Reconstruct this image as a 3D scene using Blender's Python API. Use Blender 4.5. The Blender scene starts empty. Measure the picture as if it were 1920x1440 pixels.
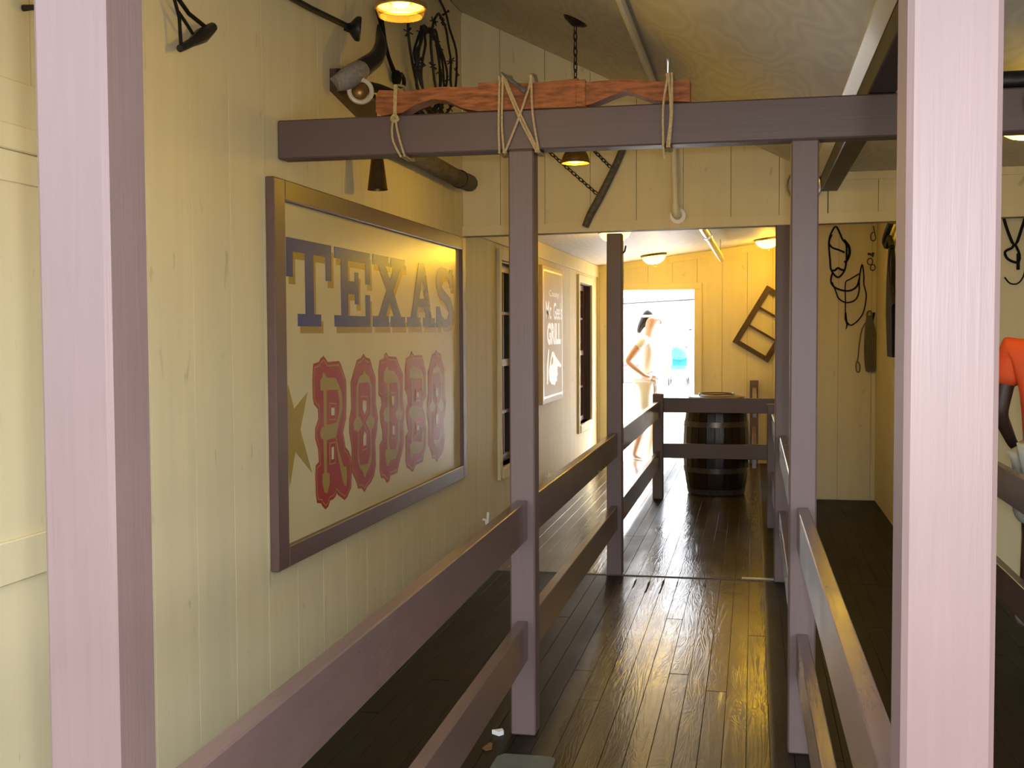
import bpy, bmesh, math, random
from mathutils import Vector, Matrix, Quaternion
R = math.radians
random.seed(7)
SC = bpy.context.scene
COL = SC.collection

# ------------------------------------------------------------------ camera
FPX, YAW, PITCH, ROLL, EYE = 2164.4, 0.2062, 0.0449, -0.0046, 1.43
cy, sy, cp, sp = math.cos(YAW), math.sin(YAW), math.cos(PITCH), math.sin(PITCH)
fw = Vector((-sy*cp, cy*cp, -sp)); rt = Vector((cy, sy, 0)); up = rt.cross(fw)
c_, s_ = math.cos(ROLL), math.sin(ROLL)
rt, up = c_*rt + s_*up, c_*up - s_*rt
cd = bpy.data.cameras.new('camera'); cd.sensor_width = 36.0; cd.lens = FPX/1920*36.0
cd.clip_start = 0.02; cd.clip_end = 400
camo = bpy.data.objects.new('camera', cd); COL.objects.link(camo)
camo.matrix_world = Matrix(((rt.x, up.x, -fw.x, 0), (rt.y, up.y, -fw.y, 0), (rt.z, up.z, -fw.z, EYE), (0, 0, 0, 1)))
SC.camera = camo

# ------------------------------------------------------------------ sky, sun, exposure
SUN_EL, SUN_AZ = R(56), R(43)          # azimuth measured from +Y towards +X
w = bpy.data.worlds.new('sky'); SC.world = w; w.use_nodes = True
nt = w.node_tree; nt.nodes.clear()
wo = nt.nodes.new('ShaderNodeOutputWorld'); bg = nt.nodes.new('ShaderNodeBackground')
sk = nt.nodes.new('ShaderNodeTexSky'); sk.sky_type = 'NISHITA'; sk.sun_disc = False
sk.sun_elevation = SUN_EL; sk.sun_rotation = SUN_AZ; sk.dust_density = 4.0; sk.ozone_density = 1.0; sk.air_density = 1.0
hs = nt.nodes.new('ShaderNodeHueSaturation'); hs.inputs['Saturation'].default_value = 0.45
nt.links.new(sk.outputs[0], hs.inputs['Color']); nt.links.new(hs.outputs[0], bg.inputs[0]); nt.links.new(bg.outputs[0], wo.inputs[0])
bg.inputs[1].default_value = 0.80
sl = bpy.data.lights.new('sun', 'SUN'); sl.energy = 8.0; sl.angle = R(0.6); sl.color = (1, 0.96, 0.88)
so = bpy.data.objects.new('sun', sl); COL.objects.link(so)
d = Vector((-math.cos(SUN_EL)*math.sin(SUN_AZ), -math.cos(SUN_EL)*math.cos(SUN_AZ), -math.sin(SUN_EL)))
so.rotation_euler = d.to_track_quat('-Z', 'Y').to_euler(); so.location = (6, 20, 12)
# the photographer's flash, just right of the lens
fl_ = bpy.data.lights.new('camera_flash', 'SPOT'); fl_.energy = 47; fl_.spot_size = R(95); fl_.spot_blend = 0.5
fl_.shadow_soft_size = 0.018; fl_.color = (0.97, 0.97, 1.0)
fo_ = bpy.data.objects.new('camera_flash', fl_); COL.objects.link(fo_)
fo_.location = (0.055, -0.01, EYE+0.045); fo_.rotation_euler = (R(87), 0, YAW)
SC.view_settings.view_transform = 'Standard'; SC.view_settings.look = 'None'
SC.view_settings.gamma = 1.0; SC.view_settings.use_curve_mapping = False
SC.view_settings.exposure = 1.2

# ------------------------------------------------------------------ materials
def srgb(r, g, b):
    f = lambda v: ((v/255+0.055)/1.055)**2.4 if v/255 > 0.04045 else v/255/12.92
    return (f(r), f(g), f(b), 1)
class NT:
    def __init__(s, name):
        s.m = bpy.data.materials.new(name); s.m.use_nodes = True
        s.t = s.m.node_tree; s.b = s.t.nodes['Principled BSDF']
    def n(s, typ, **k):
        x = s.t.nodes.new(typ)
        for a, v in k.items(): setattr(x, a, v)
        return x
    def l(s, a, b): s.t.links.new(a, b)
    def pos(s, scale=(1, 1, 1), rot=(0, 0, 0)):
        g = s.n('ShaderNodeNewGeometry'); mp = s.n('ShaderNodeMapping')
        mp.inputs['Scale'].default_value = scale; mp.inputs['Rotation'].default_value = rot
        s.l(g.outputs['Position'], mp.inputs['Vector']); return mp.outputs[0]
    def noise(s, vec, scale, detail=4, rough=0.55, dist=0):
        x = s.n('ShaderNodeTexNoise'); s.l(vec, x.inputs['Vector'])
        x.inputs['Scale'].default_value = scale; x.inputs['Detail'].default_value = detail
        x.inputs['Roughness'].default_value = rough; x.inputs['Distortion'].default_value = dist
        return x.outputs[0]
    def ramp(s, fac, stops):
        x = s.n('ShaderNodeValToRGB'); s.l(fac, x.inputs[0]); e = x.color_ramp.elements
        while len(e) < len(stops): e.new(0.5)
        for el, (p, c) in zip(e, stops): el.position = p; el.color = c if len(c) == 4 else (*c, 1)
        return x.outputs[0]
    def mix(s, fac, a, b, mode='MIX'):
        x = s.n('ShaderNodeMix', data_type='RGBA', blend_type=mode)
        if isinstance(fac, float): x.inputs[0].default_value = fac
        else: s.l(fac, x.inputs[0])
        for i, v in ((6, a), (7, b)):
            if isinstance(v, tuple): x.inputs[i].default_value = v
            else: s.l(v, x.inputs[i])
        return x.outputs[2]
    def math(s, op, a, b=0.0, c=0.0):
        x = s.n('ShaderNodeMath', operation=op)
        for i, v in enumerate((a, b, c)):
            if isinstance(v, (int, float)): x.inputs[i].default_value = v
            else: s.l(v, x.inputs[i])
        return x.outputs[0]
    def bump(s, h, strength=0.3, dist=0.01):
        x = s.n('ShaderNodeBump'); x.inputs['Strength'].default_value = strength; x.inputs['Distance'].default_value = dist
        s.l(h, x.inputs['Height']); s.l(x.outputs[0], s.b.inputs['Normal'])
    def col(s, c):
        if isinstance(c, tuple): s.b.inputs['Base Color'].default_value = c
        else: s.l(c, s.b.inputs['Base Color'])
    def rough(s, r):
        if isinstance(r, (int, float)): s.b.inputs['Roughness'].default_value = r
        else: s.l(r, s.b.inputs['Roughness'])
M = {}
def dk(c, k): return (c[0]*k, c[1]*k, c[2]*k, 1)
def simple(name, c, rough=0.5, metal=0.0, var=0.25, scale=30, bump=0.15, stretch=(1, 1, 1), spec=0.5, bd=0.004):
    t = NT(name); v = t.pos(stretch); n = t.noise(v, scale)
    t.col(t.ramp(n, [(0.25, dk(c, 1-var)), (0.75, dk(c, 1+var*0.6))]))
    t.rough(rough); t.b.inputs['Metallic'].default_value = metal; t.b.inputs['Specular IOR Level'].default_value = spec
    if bump: t.bump(n, bump, bd)
    M[name] = t.m; return t
def emit(name, c, e, k=1.0):
    t = NT(name); t.col(c); t.b.inputs['Emission Color'].default_value = e; t.b.inputs['Emission Strength'].default_value = k
    M[name] = t.m

def wood_paint(name, c, rough, grain=(60, 60, 3)):
    t = NT(name); v = t.pos(grain); n = t.noise(v, 1.0, 5, 0.6, 0.6); n2 = t.noise(t.pos(), 5.0, 3)
    k = t.mix(0.35, t.ramp(n, [(0.25, dk(c, 0.90)), (0.75, dk(c, 1.07))]), t.ramp(n2, [(0.3, dk(c, 0.85)), (0.7, dk(c, 1.12))]))
    t.col(k); t.rough(t.math('MULTIPLY_ADD', n2, 0.16, rough-0.08)); t.bump(n, 0.20, 0.003)
    t.b.inputs['Specular IOR Level'].default_value = 0.55
    M[name] = t.m; return t
BROWN = (0.122, 0.076, 0.067, 1)
wood_paint('brown_post', BROWN, 0.52, (110, 110, 4))
wood_paint('brown_rail', BROWN, 0.24, (55, 3, 55))
wood_paint('brown_beam', dk(BROWN, 0.78), 0.5, (3, 55, 55))
wood_paint('dark_beam', (0.035, 0.022, 0.017, 1), 0.5, (55, 3, 55))
wood_paint('frame_paint', (0.115, 0.062, 0.050, 1), 0.42, (20, 20, 20))

def wall_mat(name, c, spots=True):
    t = NT(name)
    g1 = t.noise(t.pos((9, 9, 0.7)), 1.6, 5, 0.6)
    base = t.ramp(g1, [(0.25, dk(c, 0.88)), (0.75, dk(c, 1.08))])
    oi = t.n('ShaderNodeObjectInfo')
    base = t.mix(0.5, base, t.mix(oi.outputs['Random'], dk(c, 0.97), dk(c, 1.03)))
    if spots:
        n = t.noise(t.pos((22, 22, 7)), 1.0, 3, 0.5, 0.4)
        f = t.ramp(n, [(0.67, (0, 0, 0)), (0.76, (1, 1, 1))])
        base = t.mix(t.math('MULTIPLY', f, 0.4), base, (0.25, 0.22, 0.13, 1))
    t.col(base); t.rough(0.6); t.bump(t.noise(t.pos((40, 40, 2)), 1.2, 4), 0.12, 0.004)
    t.b.inputs['Specular IOR Level'].default_value = 0.18
    M[name] = t.m
CREAM = (0.70, 0.61, 0.375, 1)
wall_mat('cream', CREAM); wall_mat('cream_trim', dk(CREAM, 1.03), False); wall_mat('cream_gap', dk(CREAM, 0.45), False)
t = NT('ceiling_ply'); v = t.pos((1.0, 0.42, 1.0))
nn = t.noise(v, 1.5, 3, 0.5)
rings = t.math('FRACT', t.math('MULTIPLY', nn, 26.0))
tri = t.math('ABSOLUTE', t.math('SUBTRACT', rings, 0.5))
t.col(t.mix(t.math('MULTIPLY', tri, 1.1), (0.52, 0.48, 0.38, 1), (0.66, 0.62, 0.51, 1)))
t.rough(0.6); t.bump(tri, 0.12, 0.004); M['ceiling_ply'] = t.m
t = NT('ceiling_white'); v = t.pos((1.0, 0.4, 1.0)); nn = t.noise(v, 1.4, 3, 0.5)
tri = t.math('ABSOLUTE', t.math('SUBTRACT', t.math('FRACT', t.math('MULTIPLY', nn, 22.0)), 0.5))
t.col(t.mix(tri, (0.55, 0.50, 0.40, 1), (0.68, 0.63, 0.52, 1))); t.rough(0.55); M['ceiling_white'] = t.m

# floor boards: dark varnish with lane shade painted in; aisle paled by wear, back lane by painted sunlight
t = NT('floor_wood')
g = t.n('ShaderNodeNewGeometry'); sx = t.n('ShaderNodeSeparateXYZ'); t.l(g.outputs['Position'], sx.inputs[0])
oi = t.n('ShaderNodeObjectInfo')
off = t.n('ShaderNodeCombineXYZ'); t.l(t.math('MULTIPLY', oi.outputs['Random'], 37.0), off.inputs[0]); t.l(t.math('MULTIPLY', oi.outputs['Random'], 91.0), off.inputs[1])
ad = t.n('ShaderNodeVectorMath', operation='ADD'); t.l(g.outputs['Position'], ad.inputs[0]); t.l(off.outputs[0], ad.inputs[1])
mp = t.n('ShaderNodeMapping'); mp.inputs['Scale'].default_value = (14, 1.3, 1); t.l(ad.outputs[0], mp.inputs[0])
gn = t.noise(mp.outputs[0], 1.0, 3, 0.5, 0.5)
rings = t.math('ABSOLUTE', t.math('SUBTRACT', t.math('FRACT', t.math('MULTIPLY', gn, 16.0)), 0.5))
fine = t.noise(mp.outputs[0], 9.0, 4, 0.6)
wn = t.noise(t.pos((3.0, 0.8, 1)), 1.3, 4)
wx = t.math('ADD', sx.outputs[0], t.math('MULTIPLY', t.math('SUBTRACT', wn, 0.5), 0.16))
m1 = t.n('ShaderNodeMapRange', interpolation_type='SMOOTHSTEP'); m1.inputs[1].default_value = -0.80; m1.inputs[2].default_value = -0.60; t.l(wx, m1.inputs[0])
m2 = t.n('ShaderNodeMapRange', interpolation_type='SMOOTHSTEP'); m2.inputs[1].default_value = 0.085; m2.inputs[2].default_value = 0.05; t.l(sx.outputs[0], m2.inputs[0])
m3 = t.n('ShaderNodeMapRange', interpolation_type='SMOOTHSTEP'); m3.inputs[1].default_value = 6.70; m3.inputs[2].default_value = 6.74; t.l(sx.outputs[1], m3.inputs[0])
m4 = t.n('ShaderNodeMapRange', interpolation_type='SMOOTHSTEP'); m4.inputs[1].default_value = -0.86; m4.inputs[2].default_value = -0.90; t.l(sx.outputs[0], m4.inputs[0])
worn_sunlit = t.math('MAXIMUM', t.math('MULTIPLY', m1.outputs[0], m2.outputs[0]), t.math('MULTIPLY', m3.outputs[0], m4.outputs[0]))  # aisle wear, plus sunlight painted into the colour of the back-left lane
worn_sunlit = t.math('MULTIPLY', worn_sunlit, t.math('MULTIPLY_ADD', wn, 0.5, 0.7))
dark = t.mix(fine, (0.005, 0.004, 0.002, 1), (0.018, 0.012, 0.006, 1))  # dark stain, deepened to paint in the shade of the unlit lanes
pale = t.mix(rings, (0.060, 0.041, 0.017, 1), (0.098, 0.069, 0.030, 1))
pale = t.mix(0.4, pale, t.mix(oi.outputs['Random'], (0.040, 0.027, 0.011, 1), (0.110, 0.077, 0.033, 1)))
t.col(t.mix(worn_sunlit, dark, pale))
rg = t.math('MULTIPLY_ADD', t.noise(t.pos((4, 1, 1)), 2.0, 4), 0.16, 0.10)
t.rough(t.math('ADD', rg, t.math('MULTIPLY', t.math('SUBTRACT', 1.0, t.math('MINIMUM', worn_sunlit, 1.0)), 0.30)))
t.l(t.math('MULTIPLY_ADD', t.math('MINIMUM', worn_sunlit, 1.0), 0.38, 0.12), t.b.inputs['Specular IOR Level'])
wavy = t.math('ADD', t.math('MULTIPLY', rings, 0.6), t.math('MULTIPLY', t.noise(t.pos((3, 1.4, 1)), 3.0, 2), 1.6))
t.bump(t.math('ADD', wavy, t.math('MULTIPLY', fine, 0.3)), 0.14, 0.006)
M['floor_wood'] = t.m

simple('floor_gap', (0.006, 0.005, 0.004, 1), 0.8)
simple('asphalt', (0.10, 0.095, 0.09, 1), 0.9, scale=40)
simple('concrete', (0.78, 0.76, 0.72, 1), 0.8, scale=3)
simple('sign_panel', (0.62, 0.53, 0.30, 1), 0.22, var=0.05, scale=3, bump=0.03)
simple('sign_blue', (0.030, 0.055, 0.20, 1), 0.22, var=0.05, bump=0)
simple('sign_gold', (0.36, 0.245, 0.05, 1), 0.22, var=0.06, bump=0)
simple('sign_red', (0.34, 0.035, 0.028, 1), 0.22, var=0.08, bump=0)
simple('grill_board', (0.56, 0.42, 0.24, 1), 0.5, spec=0.25, var=0.06, scale=4, bump=0.03)
simple('grill_line', (0.70, 0.60, 0.42, 1), 0.3, var=0.05, bump=0)
simple('white_paint', (0.85, 0.83, 0.78, 1), 0.35, var=0.04, bump=0)
simple('yoke_wood', (0.30, 0.098, 0.028, 1), 0.62, var=0.65, scale=6, stretch=(2.5, 14, 14), bump=0.4, spec=0.3)
simple('rope_grey', (0.16, 0.13, 0.085, 1), 0.9, var=0.3, scale=120, bump=0.6)
simple('rope', (0.45, 0.33, 0.15, 1), 0.8, var=0.3, scale=120, bump=0.6)
simple('old_wood', (0.105, 0.090, 0.068, 1), 0.75, var=0.5, scale=5, stretch=(10, 3, 10), bump=0.6, bd=0.01)
simple('black_leather', (0.010, 0.008, 0.007, 1), 0.75, var=0.4, spec=0.12)
simple('brown_leather', (0.035, 0.018, 0.010, 1), 0.5, var=0.4)
simple('iron', (0.035, 0.033, 0.032, 1), 0.45, metal=0.7, var=0.4, scale=60)
simple('wire', (0.020, 0.018, 0.016, 1), 0.6, metal=0.3, var=0.4, scale=60)
simple('galvanised', (0.62, 0.60, 0.58, 1), 0.25, metal=1.0, var=0.1)
simple('steel', (0.55, 0.55, 0.56, 1), 0.3, metal=1.0, var=0.1)
simple('dark_brass', (0.10, 0.060, 0.022, 1), 0.4, metal=0.7, var=0.4, scale=20)
simple('brass', (0.30, 0.17, 0.05, 1), 0.35, metal=0.8, var=0.25, scale=20)
simple('white_pipe', (0.70, 0.63, 0.46, 1), 0.35, var=0.05, bump=0)
simple('horn_black', (0.010, 0.009, 0.008, 1), 0.22, var=0.4, scale=20)
simple('horn_base', (0.30, 0.26, 0.22, 1), 0.8, var=0.4, scale=70, bump=0.6)
simple('plaque_wood', (0.075, 0.032, 0.018, 1), 0.4, var=0.3, scale=12)
simple('barrel_wood', (0.018, 0.009, 0.005, 1), 0.30, var=0.5, scale=6, stretch=(14, 14, 2), bump=0.3)
simple('barrel_lid', (0.05, 0.035, 0.02, 1), 0.25, var=0.4, scale=8, stretch=(2, 14, 2))
simple('hoop', (0.13, 0.105, 0.085, 1), 0.32, metal=0.6, var=0.3)
simple('sash_red', (0.105, 0.030, 0.020, 1), 0.4, var=0.2)
simple('dark_room', (0.010, 0.009, 0.009, 1), 0.9)
simple('jamb_brown', (0.06, 0.030, 0.016, 1), 0.5, var=0.2)
simple('frame_old', (0.075, 0.040, 0.018, 1), 0.6, var=0.4, scale=15)
simple('mat_grey', (0.115, 0.125, 0.10, 1), 0.6, var=0.2, scale=15)
simple('paper', (0.80, 0.79, 0.76, 1), 0.6, var=0.05)
simple('leaf', (0.16, 0.075, 0.03, 1), 0.7, var=0.3)
simple('skin', (0.58, 0.35, 0.25, 1), 0.5, var=0.06, bump=0)
simple('skin_dark', (0.045, 0.024, 0.016, 1), 0.5, var=0.1, bump=0)
simple('hair_black', (0.012, 0.009, 0.009, 1), 0.4, var=0.3, scale=60, stretch=(1, 1, 0.2))
simple('cloth_white', (0.82, 0.80, 0.78, 1), 0.8, var=0.04)
simple('cloth_orange', (0.72, 0.085, 0.015, 1), 0.75, var=0.1, scale=12)
simple('cloth_grey', (0.42, 0.42, 0.36, 1), 0.8, var=0.1)
simple('cloth_blue', (0.04, 0.28, 0.45, 1), 0.7, var=0.1)
simple('cloth_pink', (0.55, 0.20, 0.22, 1), 0.7, var=0.1)
simple('shoe_white', (0.62, 0.62, 0.60, 1), 0.5, var=0.06)
simple('eave_grey', (0.25, 0.25, 0.27, 1), 0.6)
simple('rubber', (0.03, 0.03, 0.03, 1), 0.7)
simple('white_wall', (0.78, 0.76, 0.72, 1), 0.8, var=0.05, scale=2)
LAMPC = (1.0, 0.58, 0.02)
emit('lamp_glow', (0.9, 0.75, 0.3, 1), (1.0, 0.72, 0.12, 1), 3.0)
emit('bulb_glow', (0.9, 0.8, 0.4, 1), (1.0, 0.78, 0.28, 1), 9.0)
emit('bowl_glow', (0.9, 0.85, 0.6, 1), (1.0, 0.68, 0.14, 1), 2.2)
t = NT('amber_glass'); t.col((0.045, 0.024, 0.007, 1)); t.rough(0.2); t.b.inputs['Alpha'].default_value = 0.38; M['amber_glass'] = t.m
t = NT('glass'); t.col((0.05, 0.06, 0.08, 1)); t.rough(0.03); t.b.inputs['Specular IOR Level'].default_value = 0.9
t.b.inputs['Alpha'].default_value = 0.55; M['glass'] = t.m

# ------------------------------------------------------------------ mesh helpers
class MB:
    def __init__(s): s.v = []; s.f = []; s.m = []; s.slot = 0
    def add(s, vs, fs):
        o = len(s.v); s.v += [tuple(p) for p in vs]; s.f += [tuple(i+o for i in f) for f in fs]; s.m += [s.slot]*len(fs); return s
    def box(s, x0, x1, y0, y1, z0, z1):
        return s.add([(x, y, z) for x in (x0, x1) for y in (y0, y1) for z in (z0, z1)],
                     [(0, 1, 3, 2), (4, 6, 7, 5), (0, 4, 5, 1), (2, 3, 7, 6), (0, 2, 6, 4), (1, 5, 7, 3)])
    def cbox(s, x0, x1, y0, y1, z0, z1, c=0.004, mat=None):
        lo = (x0, y0, z0); hi = (x1, y1, z1); vs = []; idx = {}
        for k in range(8):
            sg = [(k >> a) & 1 for a in range(3)]
            for a in range(3):
                p = [(hi[b] if sg[b] else lo[b]) + (0 if b == a else (-c if sg[b] else c)) for b in range(3)]
                idx[(k, a)] = len(vs); vs.append(p)
        fs = []
        for a in range(3):
            b, d2 = (a+1) % 3, (a+2) % 3
            for sg in (0, 1):
                ks = [(sg << a) | (i << b) | (j << d2) for i, j in ((0, 0), (1, 0), (1, 1), (0, 1))]
                fs.append([idx[(k, a)] for k in ks])
            for i in (0, 1):
                for j in (0, 1):
                    k0 = (i << b) | (j << d2); k1 = k0 | (1 << a)
                    fs.append([idx[(k0, b)], idx[(k1, b)], idx[(k1, d2)], idx[(k0, d2)]])
        for k in range(8): fs.append([idx[(k, 0)], idx[(k, 1)], idx[(k, 2)]])
        if mat is not None: vs = [mat @ Vector(p) for p in vs]
        return s.add(vs, fs)
    def bar(s, p, q, wd, ht, c=0.003, upv=(0, 0, 1)):
        p, q = Vector(p), Vector(q); z = (q-p); L = z.length; z.normalize()
        x = Vector(upv).cross(z); x = x if x.length > 1e-4 else Vector((1, 0, 0)); x.normalize(); y = z.cross(x)
        m = Matrix(((x.x, y.x, z.x, p.x), (x.y, y.y, z.y, p.y), (x.z, y.z, z.z, p.z), (0, 0, 0, 1)))
        return s.cbox(-wd/2, wd/2, -ht/2, ht/2, 0, L, c, m)
    def tube(s, pts, r, n=8, closed=False, smooth=0):
        P = [Vector(p) for p in pts]
        rs = list(r) if isinstance(r, (list, tuple)) else [r]*len(P)
        if smooth:
            Q = []; RR = []; N = len(P)
            rng = range(N) if closed else range(N-1)
            for i in rng:
                g = lambda k: P[k % N] if closed else P[max(0, min(N-1, k))]
                a, b, c, e = g(i-1), g(i), g(i+1), g(i+2)
                for k in range(smooth):
                    u = k/smooth
                    Q.append(0.5*((2*b)+(c-a)*u+(2*a-5*b+4*c-e)*u*u+(3*b-a-3*c+e)*u**3)); RR.append(rs[i]*(1-u)+rs[(i+1) % N]*u)
            if not closed: Q.append(P[-1]); RR.append(rs[-1])
            P, rs = Q, RR
        N = len(P); vs = []; fs = []; nv = None
        for i in range(N):
            a = P[(i-1) % N] if closed else P[max(0, i-1)]; b = P[(i+1) % N] if closed else P[min(N-1, i+1)]
            tg = (b-a); tg = tg.normalized() if tg.length > 1e-9 else Vector((0, 0, 1))
            if nv is None:
                nv = tg.orthogonal().normalized()
            nv = nv - tg*nv.dot(tg); nv = nv.normalized() if nv.length > 1e-6 else tg.orthogonal().normalized()
            bn = tg.cross(nv)
            for k in range(n):
                an = 2*math.pi*k/n; vs.append(P[i] + (nv*math.cos(an)+bn*math.sin(an))*rs[i])
        for i in range(N if closed else N-1):
            j = (i+1) % N
            for k in range(n): fs.append((i*n+k, i*n+(k+1) % n, j*n+(k+1) % n, j*n+k))
        if not closed: fs += [tuple(range(n)), tuple((N-1)*n+k for k in range(n))]
        return s.add(vs, fs)
    def lathe(s, prof, o=(0, 0, 0), n=24, axis=(0, 0, 1), ring=False):
        q = Vector((0, 0, 1)).rotation_difference(Vector(axis)); o = Vector(o); vs = []; fs = []
        for (r, z) in prof:
            for k in range(n):
                a = 2*math.pi*k/n; vs.append(o + q @ Vector((r*math.cos(a), r*math.sin(a), z)))
        for i in range(len(prof)-1):
            for k in range(n): fs.append((i*n+k, i*n+(k+1) % n, (i+1)*n+(k+1) % n, (i+1)*n+k))
        if ring:
            i = len(prof)-1
            for k in range(n): fs.append((i*n+k, i*n+(k+1) % n, (k+1) % n, k))
        for e in (() if ring else (0, len(prof)-1)):
            if prof[e][0] > 1e-6: fs.append(tuple(e*n+k for k in range(n)))
        return s.add(vs, fs)
    def prism(s, poly, axis, a, b):
        n = len(poly); mk = {'X': lambda u, v, t: (t, u, v), 'Y': lambda u, v, t: (u, t, v), 'Z': lambda u, v, t: (u, v, t)}[axis]
        vs = [mk(u, v, a) for u, v in poly] + [mk(u, v, b) for u, v in poly]
        return s.add(vs, [tuple(range(n)), tuple(range(2*n-1, n-1, -1))] + [(i, (i+1) % n, n+(i+1) % n, n+i) for i in range(n)])
    def mesh(s, name, mats, smooth=True, origin=(0, 0, 0), ang=35):
        me = bpy.data.meshes.new(name); o = Vector(origin)
        me.from_pydata([Vector(p)-o for p in s.v], [], s.f)
        for m in mats: me.materials.append(M[m])
        if len(mats) > 1: me.polygons.foreach_set('material_index', s.m)
        bm = bmesh.new(); bm.from_mesh(me)
        bmesh.ops.remove_doubles(bm, verts=bm.verts, dist=1e-6)
        big = [f for f in bm.faces if len(f.verts) > 4]
        if big: bmesh.ops.triangulate(bm, faces=big)
        bmesh.ops.recalc_face_normals(bm, faces=bm.faces); bm.to_mesh(me); bm.free()
        if smooth:
            me.shade_smooth(); me.set_sharp_from_angle(angle=R(ang))
        return me
def tag(o, label=None, cat=None, group=None, kind=None):
    if label: o['label'] = label
    if cat: o['category'] = cat
    if group: o['group'] = group
    if kind: o['kind'] = kind
    return o
def thing(name, label, cat, loc, group=None):
    o = bpy.data.objects.new(name, None); o.empty_display_size = 0.1; COL.objects.link(o); o.location = loc
    return tag(o, label, cat, group)
def worg(o):
    v = Vector((0, 0, 0))
    while o is not None: v += Vector(o.location); o = o.parent
    return v
def part(name, mb, mats, parent=None, smooth=True, ang=35, label=None, loc=None):
    mats = [mats] if isinstance(mats, str) else mats
    base = worg(parent) if parent else Vector((0, 0, 0))
    org = Vector(loc) if loc is not None else base
    o = bpy.data.objects.new(name, mb.mesh(name, mats, smooth, org, ang)); COL.objects.link(o)
    o.parent = parent; o.location = org - base
    if label: o['label'] = label
    return o
def struct(name, mb, mats, parent=None, loc=(0, 0, 0), **k):
    o = part(name, mb, mats, parent, loc=loc, **k); o['kind'] = 'structure'; return o
def lone(name, mb, mats, label, cat, group=None, loc=None, **k):
    if loc is None:
        n = len(mb.v); loc = (sum(p[0] for p in mb.v)/n, sum(p[1] for p in mb.v)/n, min(p[2] for p in mb.v))
    return tag(part(name, mb, mats, None, loc=loc, **k), label, cat, group)
def copy_tree(o, parent=None):
    c = o.copy(); COL.objects.link(c); c.parent = parent
    for ch in list(o.children): copy_tree(ch, c)
    return c
def mk_light(parent, loc, energy, size=0.04, color=LAMPC):
    l = bpy.data.lights.new('bulb_light', 'POINT'); l.energy = energy; l.shadow_soft_size = size; l.color = color
    o = bpy.data.objects.new('bulb_light', l); COL.objects.link(o); o.parent = parent
    o.location = Vector(loc) - (worg(parent) if parent else Vector((0, 0, 0)))
    return o

# ------------------------------------------------------------------ key dimensions (metres)
WX = -1.694           # left wall face
HY = 6.69             # header front face
FY = 12.72            # far wall face
HBOT, FRONT_Y = 2.0, 1.05
def ceil_z(x): return 3.319 - 0.497*(x+1.702)
def bceil_z(x): return 2.149 + 0.123*(x+1.691)
PITCH_B = 0.267

# ------------------------------------------------------------------ setting: ground, floor
struct('ground', MB().box(-40, 40, -40, 6.0, -0.30, -0.06), 'asphalt')
struct('ground_plaza', MB().box(-40, 40, 6.0, 90, -0.30, -0.06), 'concrete')
fl = struct('floor', MB().box(-1.70, 2.9, FRONT_Y-0.25, FY+0.12, -0.06, -0.016), 'floor_gap')
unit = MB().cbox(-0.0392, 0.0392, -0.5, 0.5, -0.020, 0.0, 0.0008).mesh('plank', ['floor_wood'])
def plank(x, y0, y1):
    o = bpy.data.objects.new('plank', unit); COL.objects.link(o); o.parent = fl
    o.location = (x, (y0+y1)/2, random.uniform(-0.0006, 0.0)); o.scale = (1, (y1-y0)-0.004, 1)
ncol = 43; rj = random.Random(3)
for i in range(ncol):
    x = -1.694 + 0.0399 + i*0.0798
    j = rj.choice((2.1, 4.4, 5.7, 3.3)) + rj.uniform(-0.5, 0.5)
    cuts = [FRONT_Y-0.25, j, 6.72]
    cuts += [8.03 + (0 if i % 3 else 0.35)] if x < 0.1 else []
    if x < 0.24:
        if x < 0.1: cuts += [10.2 + rj.uniform(-0.8, 0.8)]
        cuts += [FY]
    else: cuts += [10.06]
    if x > 1.02: cuts = [FRONT_Y-0.25, j, 6.80]
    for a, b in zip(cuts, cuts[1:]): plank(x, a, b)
struct('trim_1', MB().cbox(-1.69, 0.10, 6.700, 6.722, -0.004, 0.003, 0.001), 'old_wood')
struct('trim_2', MB().cbox(-0.06, 0.14, 6.735, 6.765, -0.003, 0.006, 0.002), 'steel')

for k, (gx0, ln, wd_) in enumerate(((-0.735, 0.20, 0.010), (-0.655, 0.26, 0.012), (-0.575, 0.34, 0.014), (-0.497, 0.40, 0.013), (-0.417, 0.16, 0.008), (-0.258, 0.12, 0.008))):
    y1_ = 6.66-0.03*(k % 3)
    part('worn_gap', MB().prism([(gx0-wd_*0.3, y1_-ln), (gx0+wd_*0.4, y1_-ln*0.9), (gx0+wd_*0.5, y1_-0.1), (gx0+wd_*0.2, y1_), (gx0-wd_*0.5, y1_-0.06), (gx0-wd_*0.2, y1_-ln*0.6)], 'Z', -0.004, 0.0006), 'floor_gap', fl, smooth=False)

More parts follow.
